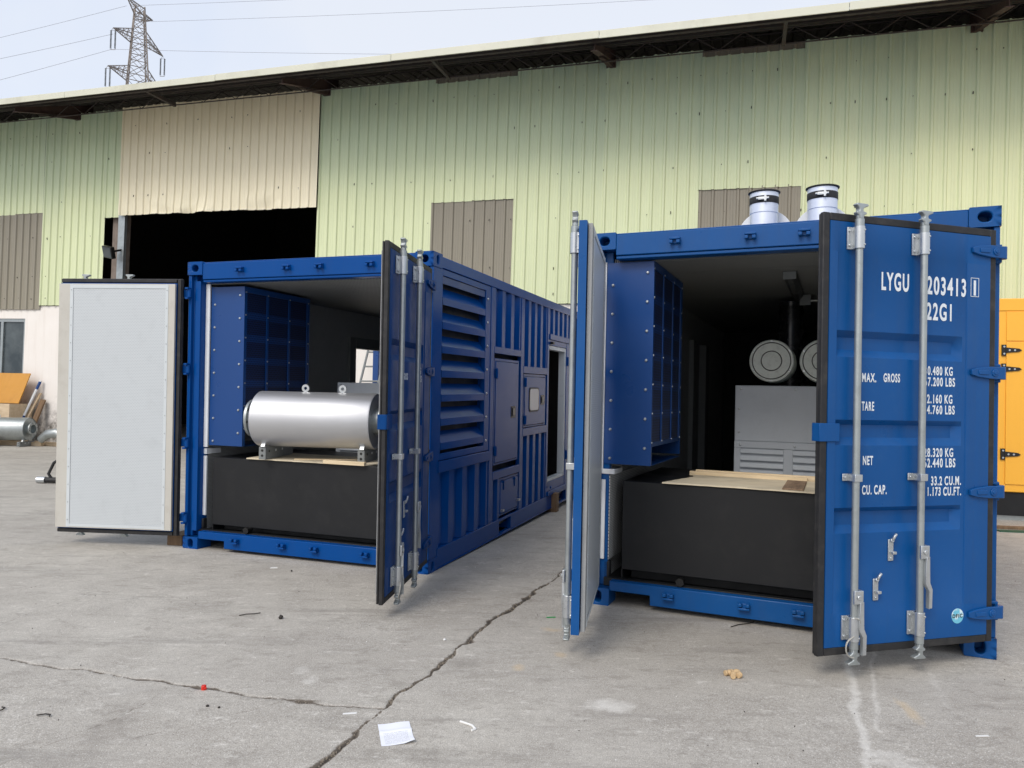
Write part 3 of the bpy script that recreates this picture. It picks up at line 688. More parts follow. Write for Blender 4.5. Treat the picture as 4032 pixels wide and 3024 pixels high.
    if letters:
        for t, u0, u1, a, b in letters: lettering(t, d, u0 - (.030 if u0 > .9 else .020 if t != '1' else .006), u1 - (.022 if u0 > .9 else .010 if t != '1' else 0), a, b, e * (.0355 if t == '1' else .0305), e)
    return d
LETTERS = [('LYGU', .858, .667, 2.050, 2.146), ('203413', .556, .275, 2.046, 2.144), ('1', .222, .200, 2.056, 2.140), ('22G1', .557, .374, 1.905, 1.999),
           ('MAX.', .985, .886, 1.553, 1.600), ('GROSS', .836, .718, 1.556, 1.602), ('30.480 KG', .565, .361, 1.602, 1.650), ('67.200 LBS', .565, .344, 1.542, 1.590),
           ('TARE', .985, .897, 1.401, 1.449), ('2.160 KG', .545, .361, 1.448, 1.496), ('4.760 LBS', .545, .344, 1.389, 1.437),
           ('NET', .972, .899, 1.113, 1.161), ('28.320 KG', .562, .351, 1.155, 1.203), ('62.440 LBS', .562, .335, 1.098, 1.147),
           ('CU. CAP.', .975, .808, .957, 1.006), ('33.2 CU.M.', .510, .294, 1.000, 1.049), ('1.173 CU.FT.', .532, .292, .943, .990)]

def container(name, loc, rot, label, ang_l, ang_r, mat, letters, holes_r, left_open=None):
    c = empty(name, loc, rot); tag(c, label, 'container', 'blue generator containers')
    for x0, sd in ((0, 'lo'), (W - CW, 'hi')):
        for z0 in (0, H - CH):
            casting(c, x0, 0, z0, mat, 'lo', sd); casting(c, x0, LEN - CD, z0, mat, 'hi', sd)
    # corner posts: front ones stepped for the door hinges
    for s_ in (0, 1):
        X = lambda a: a if s_ == 0 else W - a
        p = MB(); p.prism([(X(.004), .012), (X(.004), .165), (X(.12), .165), (X(.12), .10), (X(.062), .10), (X(.062), .050), (X(.036), .050), (X(.036), .012)], 'z', CH, H - CH)
        p.build('corner_post', mat, c, bevel=.005)
        MB().box(min(X(.004), X(.10)), max(X(.004), X(.10)), LEN - .16, LEN - .006, CH, H - CH).build('corner_post', mat, c, bevel=.005)
        for zc in (2.307, 1.625, .958, .284):
            hl = MB(); hl.box(min(X(.002), X(.036)), max(X(.002), X(.036)), -.035, .012, zc + .036, zc + .052); hl.box(min(X(.002), X(.036)), max(X(.002), X(.036)), -.035, .012, zc - .052, zc - .036); hl.build('hinge_lug', mat, c, bevel=.003)
        # gasket strip seen in the gap beside the leaf
        if s_ or mat == 'blueB': MB().box(min(X(.064), X(.118)), max(X(.064), X(.118)), .035, .098, .17, 2.42).build('jamb_seal', 'rubber' if s_ else mat, c)
    # header and sill
    hd = MB(); hd.box(CW, W - CW, .006, .09, 2.43, 2.575); hd.box(CW, W - CW, .016, .12, 2.405, 2.428); hd.box(.12, W - .12, .02, .14, 2.575, 2.586)
    hd.build('door_header', mat, c, bevel=.006)
    s2 = MB(); s2.prism([(CW, .105), (.445, .105), (.445, .038), (W - .445, .038), (W - .445, .105), (W - CW, .105), (W - CW, .172), (CW, .172)], 'y', .008, .075); s2.build('door_sill', mat, c, bevel=.005)
    MB().box(.10, W - .10, .076, .13, .12, .178).build('sill_plate', 'black', c, bevel=.003)
    for x in (.575, 1.06, 1.385, 1.87):
        for zc, sg in ((2.508, 1), (.115, -1)):
            k = MB(); k.box(x - .034, x + .034, -.008, .010, zc - .022, zc + .022); k.box(x - .036, x - .012, -.040, -.006, zc - sg * .014 - .010, zc - sg * .014 + .012); k.box(x + .012, x + .036, -.040, -.006, zc - sg * .014 - .010, zc - sg * .014 + .012)
            k.box(x - .036, x + .036, -.034, -.006, zc + sg * .010 - .007, zc + sg * .010 + .008)
            k.build('cam_keeper', mat, c, bevel=.004)
    # top rails, bottom rails, floor, roof, ceiling
    for s_ in (0, 1):
        X = lambda a: a if s_ == 0 else W - a
        MB().box(min(X(.004), X(.066)), max(X(.004), X(.066)), CD, LEN - CD, 2.482, 2.575).build('top_rail', mat, c, bevel=.005)
        br = MB(); xa, xb = sorted((X(.006), X(.055)))
        for a, b in ((CD, 1.66), (2.02, 3.89), (4.25, LEN - CD)): br.box(xa, xb, a, b, .022, .178)
        for a, b in ((1.66, 2.02), (3.89, 4.25)): br.box(xa, xb, a, b, .152, .178); br.box(xa, xb, a, b, .022, .030)
        br.box(xa - (.008 if s_ == 0 else 0) , xb + (.008 if s_ else 0), CD, LEN - CD, .012, .021)
        br.build('bottom_rail', mat, c, bevel=.003)
        for a, b in ((1.66, 2.02), (3.89, 4.25)):
            q = MB(); xi = sorted((X(.054), X(.5))); q.box(xi[0], xi[1], a - .006, a, .03, .15); q.box(xi[0], xi[1], b, b + .006, .03, .15); q.build('fork_pocket', mat, c)
    MB().box(.058, W - .058, .14, LEN - .12, .10, .158).build('floor', 'black', c)
    MB().sweep([(y, 2.578 + d) for y, d in corr_profile(.14, LEN - .1, -.02, .21)], 'x', .066, W - .066).build('roof_panel', mat, c, smooth=25)
    sides = [.5, 1.75, 3.2, 4.6]
    edges = [.125, .62, 2.2, 3.9, LEN - .12]
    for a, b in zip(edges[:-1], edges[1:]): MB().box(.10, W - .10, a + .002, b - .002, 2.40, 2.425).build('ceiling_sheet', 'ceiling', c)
    MB().box(.10, W - .10, LEN - .12, LEN - .05, .158, 2.48).build('end_wall', mat, c)
    return c
def lining(c, xi, sgn, rects, mat='lining'):
    for y0, y1, z0, z1 in rects: MB().box(min(xi, xi - sgn * .02), max(xi, xi - sgn * .02), y0, y1, z0, z1).build('lining_sheet', mat, c)
def air_box(c, x0, x1, y0, y1, z0, z1):
    """air inlet box along the left wall with bolted front plate and mesh side"""
    b = MB(); t = .004
    b.box(x0, x1, y0, y0 + .006, z0, z1); b.box(x0, x1, y0 + .006, y1, z1 - t, z1); b.box(x0, x1, y1 - t, y1, z0 + .02, z1)
    b.box(x0, x1 - .002, y0 + .006, y1, z0, z0 + t)
    xf = x1 - .002
    zl, zt = z0 + .16, z1 - .05
    b.box(xf - .018, xf, y0 + .006, y0 + .04, z0, z1); b.box(xf - .018, xf, y1 - .04, y1 - t, zl, z1 - t); b.box(xf - .018, xf, y0 + .04, y1 - .04, zt, z1 - t); b.box(xf - .018, xf, y0 + .04, y1 - .04, zl - .03, zl)
    o = b.build('air_inlet_box', 'bluebox', c, bevel=.002)
    for k in range(1, 3):
        y = y0 + (y1 - y0) * k / 3; MB().box(xf - .008, xf + .001, y - .014, y + .014, zl, zt).build('mesh_bar', 'bluebox', o)
    nr = 6
    MB().box(xf - .012, xf - .010, y0 + .04, y1 - .04, zl, zt).build('mesh_screen', 'bluemesh', o)
    for k in range(1, nr):
        z = zl + (zt - zl) * k / nr; MB().box(xf - .0098, xf - .0088, y0 + .041, y1 - .041, z - .035, z + .03).build('mesh_band', 'bluemesh2', o)
    for k in range(7):
        z = z0 + .10 + (z1 - z0 - .2) * k / 6
        for x, dz in ((x0 + .045, -.06), (x1 - .045, .02)):
            MB().lathe([(.0001, -.011), (.007, -.010), (.0105, -.006), (.0115, 0)], (x, y0, z + dz), (0, 1, 0), 10).build('bolt', 'zincplate', o)
    sm = MB()
    for k in range(nr + 1):
        z = zl + (zt - zl) * k / nr
        for y in (y0 + .022, y0 + (y1 - y0) / 3, y0 + (y1 - y0) * 2 / 3, y1 - .022): sm.cyl((xf, y, z), (xf + .006, y, z), .007, n=8)
    sm.build('screen_screws', 'zincplate', o)['kind'] = 'stuff'
    return o

A_LOC, A_ROT = (.55193, 5.2228, 0), (0, 0, -.41352)
B_LOC, B_ROT = (-2.93884, 6.73472, -.012), (.01513, 0, -.33286)
CA = container('shipping_container', A_LOC, A_ROT, 'blue container with lettered open door and two exhaust stacks on its roof', 0, 0, 'blue', True, None)
CB = container('shipping_container', B_LOC, B_ROT, 'blue container with louvred side wall and silver muffler in its doorway', 0, 0, 'blueB', True, None)
da = door_leaf(CA, False, R(180 + 40), 'blue', label='blue door leaf with white lettering and two lock rods', letters=LETTERS)
door_leaf(CA, True, R(-77.2), 'blue', label='blue door leaf seen edge on', cream=False, pinx=.068)
LB = [('GROSS', .836, .718, 1.556, 1.602), ('KG', .43, .361, 1.602, 1.650), ('LBS', .44, .344, 1.542, 1.590)]
door_leaf(CB, False, R(180 + 101.5), 'blueleaf', label='dark blue door leaf turned edge on', letters=LB, cream=False)
door_leaf(CB, True, R(-166), 'blueB', label='door leaf showing its white perforated lining')
# check-digit frame and round sticker on the lettered leaf
fr = MB()
for a, b, c_, d_ in ((.178, .181, 2.046, 2.152), (.233, .236, 2.046, 2.152), (.181, .233, 2.046, 2.049), (.181, .233, 2.149, 2.152)): fr.box(a, b, .0350, .0356, c_, d_)
fr.build('digit_frame', 'lettering', da)
MB().cyl((.300, .0335, .279), (.300, .0350, .279), .041, n=32).build('sticker', 'sticker', da)
lettering('DFIC', da, .335, .266, .270, .290, .0353, 1, 'jar')
# the '1' sits on the proud hinge-side strip
# --- container sides
def full_side(c, s_, mat, z0=.178, spans=((CD - .012, LEN - CD + .012),)):
    xo, sg = (W - .012, -1) if s_ else (.012, 1)
    for a, b in spans: side_corr(c, xo, sg, a, b, z0, 2.482, mat)
full_side(CA, 0, 'blue'); full_side(CA, 1, 'blue')
DY0, DY1, DZ0, DZ1 = 2.70, 3.62, .33, 1.955
full_side(CB, 0, 'blueB', spans=((CD - .012, DY0 - .05), (DY1 + .05, LEN - CD + .012)))
side_corr(CB, .012, 1, DY0 - .05, DY1 + .05, DZ1 + .05, 2.482, 'blueB')
MB().box(.012, .05, DY0 - .05, DY1 + .05, .178, DZ0).build('door_threshold', 'blueB', CB)
f = MB()
for a, b, c_, d_ in ((DY0 - .14, DY0, .16, 2.09), (DY1, DY1 + .14, .16, 2.09), (DY0, DY1, DZ1, 2.09)): f.box(.03, .135, a, b, c_, d_)
f.build('door_frame', 'greydark', CB, bevel=.004)
lining(CB, .10, 1, ((.13, DY0 - .14, .16, 2.40), (DY1 + .14, LEN - .13, .16, 2.40), (DY0 - .14, DY1 + .14, 2.09, 2.40)))
MB().box(.121, .127, .1, .9, .30, .895).build('lining_sheet', 'lining', CA)
lining(CA, .10, 1, ((.13, 3.20, .16, 2.40), (4.25, LEN - .13, .16, 2.40), (3.20, 4.25, 2.09, 2.40)))
f = MB()
for a, b in ((3.20, 3.36), (4.02, 4.25)): f.box(.04, .15, a, b, .16, 2.09)
f.box(.05, .07, 3.36, 4.02, .16, 2.09); f.build('door_frame', 'greydark', CA, bevel=.004)
lining(CA, W - .10, -1, ((.13, LEN - .13, .16, 2.40),))
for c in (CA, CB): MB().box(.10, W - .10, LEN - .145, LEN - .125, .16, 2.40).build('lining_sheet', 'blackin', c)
# pale trim strips at the mouth, left wall
MB().box(.121, .164, .100, .118, .92, 2.40).build('lining_trim', 'white', CB, bevel=.003); MB().box(.07, .15, .11, .30, .855, .905).build('lining_trim', 'white', CB, bevel=.003); MB().box(.072, .15, .108, .128, .30, .84).build('lining_trim', 'white', CB, bevel=.003)
MB().box(.066, .076, .086, .099, .92, 2.40).build('lining_trim', 'white', CA, bevel=.002); MB().box(.066, .16, .088, .30, .90, .935).build('lining_trim', 'white', CA, bevel=.003); MB().box(.066, .096, .088, .099, .30, .86).build('lining_trim', 'white', CA, bevel=.003)
MB().box(.086, .135, .10, .155, .165, .29).build('floor_seal', 'rubber', CA, bevel=.01); MB().box(.086, .135, .10, .155, .165, .27).build('floor_seal', 'rubber', CB, bevel=.01)
air_box(CA, .078, .415, .092, 1.12, .972, 2.395); air_box(CB, .165, .53, .12, 1.12, .938, 2.375)
# ---- right side of the left container: louvre, doors, posts
XO = W - .004
def beam(y0, y1, z0, z1, d=0., name='side_beam', mat='blueB', bev=.004): return MB().box(W - .05, XO + d, y0, y1, z0, z1).build(name, mat, CB, bevel=bev)
for y0, y1 in ((1.34, 1.44), (2.27, 2.36), (3.285, 3.36), (4.45, 4.53)): beam(y0, y1, .18, 2.48, -.002, 'side_post')
beam(CD - .012, 1.338, .80, .895, .006); beam(1.442, 2.268, 1.842, 1.91); beam(1.442, 2.268, .592, .675); beam(2.362, 3.283, 1.665, 1.745); beam(2.362, 3.283, .97, 1.058); beam(3.362, 4.448, 2.10, 2.17, .01)
PW = dict(pitch=.27)
side_corr(CB, W - .014, -1, CD - .012, 1.34, .18, .80, 'blueB'); side_corr(CB, W - .014, -1, 1.44, 2.27, 1.91, 2.482, 'blueB'); side_corr(CB, W - .014, -1, 2.36, 3.285, 1.745, 2.482, 'blueB', pitch=.25)
side_corr(CB, W - .014, -1, 2.36, 3.285, .18, .97, 'blueB', pitch=.23); side_corr(CB, W - .014, -1, 3.36, 4.45, 2.17, 2.482, 'blueB', pitch=.24); side_corr(CB, W - .014, -1, 4.53, LEN - CD + .012, .18, 2.482, 'blueB')
side_corr(CB, W - .014, -1, 1.44, 1.66, .18, .592, 'blueB', pitch=.22)
lv = MB()
for a, b, c_, d_ in ((CD - .01, .215, .90, 2.478), (1.205, 1.338, .90, 2.478), (.215, 1.205, .90, .955), (.215, 1.205, 2.425, 2.478)): lv.box(W - .06, W - .012, a, b, c_, d_)
for a in (.215, 1.197): lv.box(W - .24, W - .061, a, a + .008, .955, 2.425)
lo = lv.build('air_louvre', 'blueB', CB, bevel=.003)
for k in range(7):
    z = .985 + k * .2
    MB().prism([(W - .012, z), (W - .012, z + .058), (W - .150, z + .245), (W - .154, z + .241), (W - .016, z + .054), (W - .016, z)], 'y', .224, 1.196).build('louvre_blade', 'blueB', lo)
MB().prism([(W - .02, 2.36), (W - .02, 2.42), (W - .024, 2.42), (W - .024, 2.36)], 'y', .224, 1.196).build('louvre_hood', 'bluebox', lo)
MB().box(W - .30, W - .26, .18, 1.24, .90, 2.45).build('louvre_back', 'bluebox', CB)
for k in range(7): MB().lathe([(.0115, 0), (.0105, .006), (.007, .010), (.0001, .011)], (W - .011, 1.25, 1.0 + k * .225), (1, 0, 0), 10).build('bolt', 'zincplate', lo)
def hatch(y0, y1, z0, z1, hinge='lo', latch=None, window=None, name='access_door'):
    MB().box(W - .05, W - .030, y0 - .03, y1 + .03, z0 - .02, z1 + .03).build('door_recess', 'blueB', CB)
    f = MB()
    for a, b, c_, d_ in ((y0 - .03, y0 - .004, z0 - .02, z1 + .03), (y1 + .004, y1 + .03, z0 - .02, z1 + .03), (y0 - .004, y1 + .004, z1 + .004, z1 + .03), (y0 - .004, y1 + .004, z0 - .02, z0 - .004)): f.box(W - .030, W - .014, a, b, c_, d_)
    f.build('door_frame', 'blueB', CB, bevel=.002)
    d = MB().box(W - .029, W - .008, y0, y1, z0, z1).build(name, 'blueB', CB, bevel=.006)
    if hinge:
        for zz in (z0 + .12 * (z1 - z0), z1 - .12 * (z1 - z0)):
            h = MB(); h.box(W - .008, W + .008, y0 - .014, y0 + .03, zz - .045, zz + .045); h.cyl((W + .004, y0 - .002, zz - .05), (W + .004, y0 - .002, zz + .05), .011, n=10); h.build('hinge', 'blueB', d, bevel=.002)
    if latch:
        a, b, c_, d_ = latch; l = MB().box(W - .0085, W - .003, a, b, c_, d_).build('latch', 'jar', d, bevel=.006); MB().box(W - .004, W + .004, a + .03, b - .06, c_ + .02, d_ - .02).build('latch_paddle', 'blackgloss', l, bevel=.004)
    if window:
        a, b, c_, d_ = window
        m = MB(); 
        def rr(a, b, c_, d_, r=.04): return [(a + r, c_), (b - r, c_), (b - r * .3, c_ + r * .3), (b, c_ + r), (b, d_ - r), (b - r * .3, d_ - r * .3), (b - r, d_), (a + r, d_), (a + r * .3, d_ - r * .3), (a, d_ - r), (a, c_ + r), (a + r * .3, c_ + r * .3)]
        w = MB().prism(rr(a, b, c_, d_), 'x', W - .0085, W - .002).build('window', 'rubber', d, bevel=.002); MB().prism(rr(a + .02, b - .02, c_ + .015, d_ - .015), 'x', W - .003, W - .0005).build('pane', 'acrylic', w)
    return d
hatch(1.50, 2.19, .755, 1.765, latch=(1.97, 2.11, 1.19, 1.31))
hatch(2.43, 3.215, 1.085, 1.63, latch=(3.03, 3.18, 1.31, 1.42), window=(2.58, 2.95, 1.235, 1.51))
hd = hatch(1.69, 2.24, .225, .555, hinge=None)
for y in (1.78, 2.12):
    t = MB(); t.box(W - .008, W + .012, y - .03, y + .03, .535, .56); t.box(W - .008, W + .002, y - .008, y + .008, .46, .535); t.build('strap_hinge', 'blueB', hd, bevel=.002)
MB().box(W - .008, W + .02, 2.20, 2.25, .29, .31).build('hasp', 'zincplate', hd); MB().box(W - .008, W + .02, 1.70, 1.74, .25, .27).build('hasp', 'zincplate', hd)
# side doorway
OY0, OY1, OZ0, OZ1 = 3.37, 4.18, .35, 2.03
f = MB()
for a, b, c_, d_ in ((OY1 - .055, OY1, OZ0, OZ1), (OY0, OY1 - .055, OZ0, OZ0 + .03), (OY0, OY1 - .055, OZ1 - .05, OZ1)): f.box(W - .10, W - .014, a, b, c_, d_)
f.build('door_seal', 'whiteedge', CB, bevel=.004)
MB().box(W - .05, W - .006, OY1 + .002, 4.448, .182, 2.098).build('door_jamb', 'blueB', CB, bevel=.004)
MB().box(W - .05, W - .008, 3.362, OY1 + .001, 2.032, 2.098).build('door_lintel', 'blueB', CB, bevel=.004)
MB().box(W - .06, W + .012, 3.362, 4.448, .182, .235).build('door_threshold', 'blueB', CB, bevel=.003); MB().box(W - .06, W - .012, 3.362, OY1, .236, .348).build('door_threshold', 'blueB', CB, bevel=.003)
for zz in (1.86, .62):
    MB().box(W - .008, W + .012, 4.22, 4.30, zz - .06, zz + .06).build('hinge', 'blueB', CB, bevel=.004)
MB().box(W - .01, W + .03, 3.40, 3.47, 2.045, 2.075).build('door_hook', 'jar', CB, bevel=.003); MB().box(W + .01, W + .03, 3.42, 3.50, .27, .295).build('door_hook', 'blueB', CB, bevel=.003)
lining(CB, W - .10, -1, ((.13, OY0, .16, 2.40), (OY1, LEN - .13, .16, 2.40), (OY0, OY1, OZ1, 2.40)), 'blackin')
# lamp on the ceiling of the right container
lp = MB(); lp.prism([(-.05, 0), (.05, 0), (.045, -.035), (.02, -.06), (-.02, -.06), (-.045, -.035)], 'y', 0, 1.15)
lo2 = lp.build('ceiling_lamp', 'fixture', CA, bevel=.004, loc=(1.255, .80, 2.398)); MB().box(-.045, .045, -.004, .0, -.058, -.002).build('end_cap', 'greydark', lo2)
MB().box(1.27, 1.36, 2.05, 2.09, 2.30, 2.39).build('junction_box', 'greydark', CA); MB().tube([(1.36, 2.07, 2.34), (1.7, 2.07, 2.345), (2.2, 2.07, 2.34)], .011, 8).build('conduit', 'zinc', CA)

# ------------------------------------------------------------------ things in the containers
def in_cont(c_loc, c_rot, p): return Matrix.Translation(c_loc) @ Matrix.Rotation(c_rot[2], 4, 'Z') @ Matrix.Rotation(c_rot[0], 4, 'X') @ Vector(p)
def fuel_tank(loc, rot, x0, x1, y0, y1, z0, z1, label):
    t = empty('fuel_tank', in_cont(loc, rot, ((x0 + x1) / 2, (y0 + y1) / 2, .16)), rot); tag(t, label, 'tank', 'black fuel tanks inside the containers')
    w, d = (x1 - x0) / 2, (y1 - y0) / 2; b = .162
    m = MB(); m.box(-w, w, -d, d, z0 - b, z1 - b); m.build('tank_body', 'black', t, bevel=.005)
    for s_ in (-1, 1): MB().box(min(s_ * (w - .006), s_ * (w + .004)), max(s_ * (w - .006), s_ * (w + .004)), -d + .01, d, .001, z0 - b - .001).build('side_skirt', 'black', t)
    MB().box(-w + .04, w - .04, -d + .12, -d + .14, .001, z0 - b - .001).build('gap_sheet', 'blackin', t)  # dark sheet set back in the gap under the tank
    v = MB(); v.cyl((-w + .42, -d + .01, .045), (-w + .42, -d - .045, .045), .022, n=14); v.cyl((-w + .42, -d - .045, .045), (-w + .42, -d - .065, .045), .030, n=6); v.build('drain_plug', 'jar', t)
    return t
fuel_tank(A_LOC, A_ROT, .215, 2.22, .12, 1.35, .238, .857, 'black steel tank under the bare plywood in the right container')
fuel_tank(B_LOC, B_ROT, .215, 2.22, .12, 1.15, .222, .832, 'black steel tank below the silver muffler in the left container')
def ply_board(pts, th, loc, rot, z, label, warp=.006):
    pts = [Vector((*p, 0)) for p in pts]; out = []
    for a, b in zip(pts, pts[1:] + pts[:1]):
        n = max(2, int((b - a).length / .045))
        for i in range(n):
            p = a.lerp(b, i / n); out.append((p.x + random.uniform(-.006, .006), p.y + random.uniform(-.006, .006)))
    cx = sum(p[0] for p in out) / len(out); cy = sum(p[1] for p in out) / len(out)
    e_ = empty('plywood_sheet', in_cont(loc, rot, (cx, cy, z)), rot); tag(e_, label, 'plywood')
    MB().prism([(p[0] - cx, p[1] - cy) for p in out], 'z', .002, .002 + th).build('board', 'ply', e_)
    return e_, cx, cy
pa, cx, cy = ply_board([(.50, .095), (.9, .105), (2.15, .080), (2.15, .80), (.60, .76), (.62, .58), (.57, .40)], .009, A_LOC, A_ROT, .857, 'torn pale plywood sheet lying on the black tank, right container')
MB().box(.56 - cx, 1.40 - cx, .765 - cy, .80 - cy, .002, .036).build('lath', 'lath', pa, bevel=.003); MB().box(.60 - cx, 2.15 - cx, .802 - cy, .832 - cy, .002, .046).build('lath', 'lath', pa, bevel=.003)
MB().box(1.27 - cx, 1.40 - cx, .12 - cy, .68 - cy, .0115, .022).build('stained_plank', 'oldboard', pa, bevel=.002)
pb, cx, cy = ply_board([(.60, .095), (1.80, .085), (1.86, .30), (1.84, .66), (.55, .66)], .010, B_LOC, B_ROT, .832, 'plywood sheet under the silver muffler in the left container')
MB().box(1.40 - cx, 1.80 - cx, .075 - cy, .115 - cy, .002, .034).build('lath', 'lath', pb, bevel=.003)
MB().box(-.3, .3, -.02, .02, .0122, .020).build('lath', 'lath', pb, loc=(1.32 - cx, .30 - cy, 0), rot=(0, 0, .42))
def muffler(loc, rot, label, Lb=1.26, r=.243, zc=.352, mat='silver', ch0=-.27, ch1=.27):
    """silencer drum along x on two channel legs; origin on the floor below its middle"""
    t = empty('muffler', loc, rot); tag(t, label, 'muffler', 'silver exhaust mufflers')
    h = Lb / 2
    b = MB().lathe([(.0001, -h), (r - .012, -h), (r, -h + .012), (r, -h + .05), (r, 0), (r, h - .012), (r - .006, h), (r - .012, h - .018), (.0001, h - .018)], (0, 0, zc), (1, 0, 0), 56).build('drum', mat, t)
    b['label'] = 'polished silver drum'
    for s_ in (-1, 1):
        n = MB().lathe([(.115, 0), (.115, .075), (.165, .075), (.165, .097), (.105, .097), (.105, 0)], (s_ * (h - .018), 0, zc), (s_, 0, 0), 32).build('flange', 'zinc', t)
        for k in range(8):
            a = k * math.pi / 4 + .2; y, z = .142 * math.cos(a), zc + .142 * math.sin(a)
            MB().cyl((s_ * (h - .018 + .070), y, z), (s_ * (h - .018 + .1), y, z), .010, n=8).build('bolt_hole', 'darkbit', n)
        ch = MB(); xx = s_ * (h - .09); ch.box(xx - .03, xx - .024, ch0, ch1, .001, .112); ch.box(xx - .024, xx + .03, ch0, ch1, .001, .007); ch.box(xx - .024, xx + .03, ch0, ch1, .106, .112)
        ch.box(xx + .024, xx + .0305, ch0, ch1, .008, .105); ch.box(xx - .024, xx + .023, ch0 + .0005, ch0 + .007, .008, .105)
        co = ch.build('channel_leg', 'greydark', t)
        for y in (ch0 + .07, ch0 + .2, ch0 + .33): MB().cyl((xx + .0305, y, .07), (xx + .033, y, .07), .011, n=10).build('hole', 'jar' if y < ch0 + .1 else 'white', co)
        for z in (.035, .08): MB().cyl((xx, ch0 + .0005, z), (xx, ch0 - .002, z), .011, n=10).build('hole', 'jar', co)
        for y in (-.11, .14):
            MB().prism([(y - .045, .113), (y + .045, .113), (y * .8 + .03, .17), (y * .8 - .03, .17)], 'x', xx - .012, xx + .028).build('saddle', 'zincplate', t, bevel=.003)
    for x in (-.12, .22):
        e_ = MB(); rr_, ri = .034, .014; n = 20; vs = []
        for i in range(n):
            a = 2 * math.pi * i / n
            for y in (-.007, .007): vs += [(x + rr_ * math.cos(a), y, zc + r + .032 + rr_ * math.sin(a)), (x + ri * math.cos(a), y, zc + r + .032 + ri * math.sin(a))]
        fs = []
        for i in range(n):
            j = (i + 1) % n; A, B = i * 4, j * 4
            fs += [(A, B, B + 1, A + 1), (A + 2, A + 3, B + 3, B + 2), (A, A + 2, B + 2, B), (A + 1, B + 1, B + 3, A + 3)]
        e_.add(vs, fs); e_.build('lifting_eye', 'zincplate', t)
    return t
muffler(in_cont(B_LOC, B_ROT, (1.235, .243, .8445)), (B_ROT[0], 0, B_ROT[2] + .20), 'silver drum muffler lying in the mouth of the left container', 1.07, ch0=-.14, ch1=.42)
def generator(loc, rot, x0, x1, y0, zt, label, filters=True):
    g = empty('generator_set', in_cont(loc, rot, ((x0 + x1) / 2, y0, .16)), rot); tag(g, label, 'generator', 'generator sets inside the containers')
    w = (x1 - x0) / 2; b = .16; h = zt - b
    MB().box(-w, w, 0, .55, .60, h).build('alternator_housing', 'greybox', g, bevel=.004)
    MB().box(-w + .006, w - .006, -.008, -.001, h - .47, h - .006).build('cover_plate', 'greybox', g, bevel=.002)
    lw = MB(); lw.box(-w, w, -.014, -.002, h - .53, h - .475); lw.box(-w, -w + .05, -.012, -.002, .60, h - .532); lw.box(-.035, .035, -.012, -.002, .60, h - .532); lw.box(w - .05, w, -.012, -.002, .60, h - .532); lw.build('louvre_frame', 'greybox', g, bevel=.002)
    for k in range(5):
        z = h - .57 - k * .06
        for a, c_ in ((-w + .052, -.037), (.037, w - .052)): MB().prism([(-.022, z), (-.002, z + .028), (-.002, z + .022), (-.022, z - .006)], 'x', a, c_).build('louvre_slat', 'greybox', g)
    for x in (-w + .05, 0.05, w - .05):
        for z in (h - .03, h - .505): MB().lathe([(.0001, -.026), (.006, -.025), (.010, -.018), (.0105, -.006)], (x, 0, z), (0, 1, 0), 10).build('bolt', 'zincplate', g)
    for z in (h - .2, h - .4): MB().lathe([(.0001, -.02), (.006, -.019), (.010, -.012), (.0105, -.005)], (-w + .035, 0, z), (0, 1, 0), 10).build('bolt', 'zincplate', g)
    MB().box(-w + .1, w - .1, .1, 2.6, .02, .58).build('engine_block', 'blackgloss', g, bevel=.02)
    MB().box(-w + .2, w - .2, .60, 2.6, .62, 1.3).build('engine_block', 'blackgloss', g, bevel=.03)
    if filters:
        for x in (-.15, .255):
            zc = 1.785 - b
            f = MB().lathe([(.0001, -.004), (.078, -.004), (.080, .004), (.086, .004), (.088, -.002), (.150, -.002), (.152, .006), (.158, .006), (.160, -.004), (.176, -.002), (.182, .010), (.182, .50), (.0001, .50)], (x, .06, zc), (0, 1, 0), 48).build('air_filter', 'filter', g)
            rg = MB()
            for rr_ in (.083, .155): rg.lathe([(rr_ - .0035, .0), (rr_ - .0035, .0035), (rr_ + .0035, .0035), (rr_ + .0035, .0)], (x, .0598, zc), (0, 1, 0), 48)
            rg.build('groove', 'jar', f)
            for k in range(6): a = k * math.pi / 3 + math.pi / 2; MB().cyl((x + .168 * math.cos(a), .056, zc + .168 * math.sin(a)), (x + .168 * math.cos(a), .064, zc + .168 * math.sin(a)), .007, n=8).build('bolt', 'zincplate', f)
            pr = []
            for k in range(26):
                z = 1.02 + k * .045; rr_ = .112 if k % 2 else .098; pr.append((rr_, z))
            MB().lathe(pr, (x + .12, .68, .05), (0, 0, 1), 24).build('exhaust_bellows', 'blackgloss', g)
            for z in (1.45, 1.75): MB().cyl((x + .12, .68, z), (x + .12, .68, z + .03), .155, n=24).build('pipe_flange', 'blackgloss', g)
    return g
generator(A_LOC, A_ROT, .784, 1.654, 1.62, 1.571, 'grey generator cabinet with two round air filters inside the right container')
generator(B_LOC, B_ROT, .745, 1.693, 1.32, 1.529, 'grey generator cabinet behind the silver muffler in the left container', False)
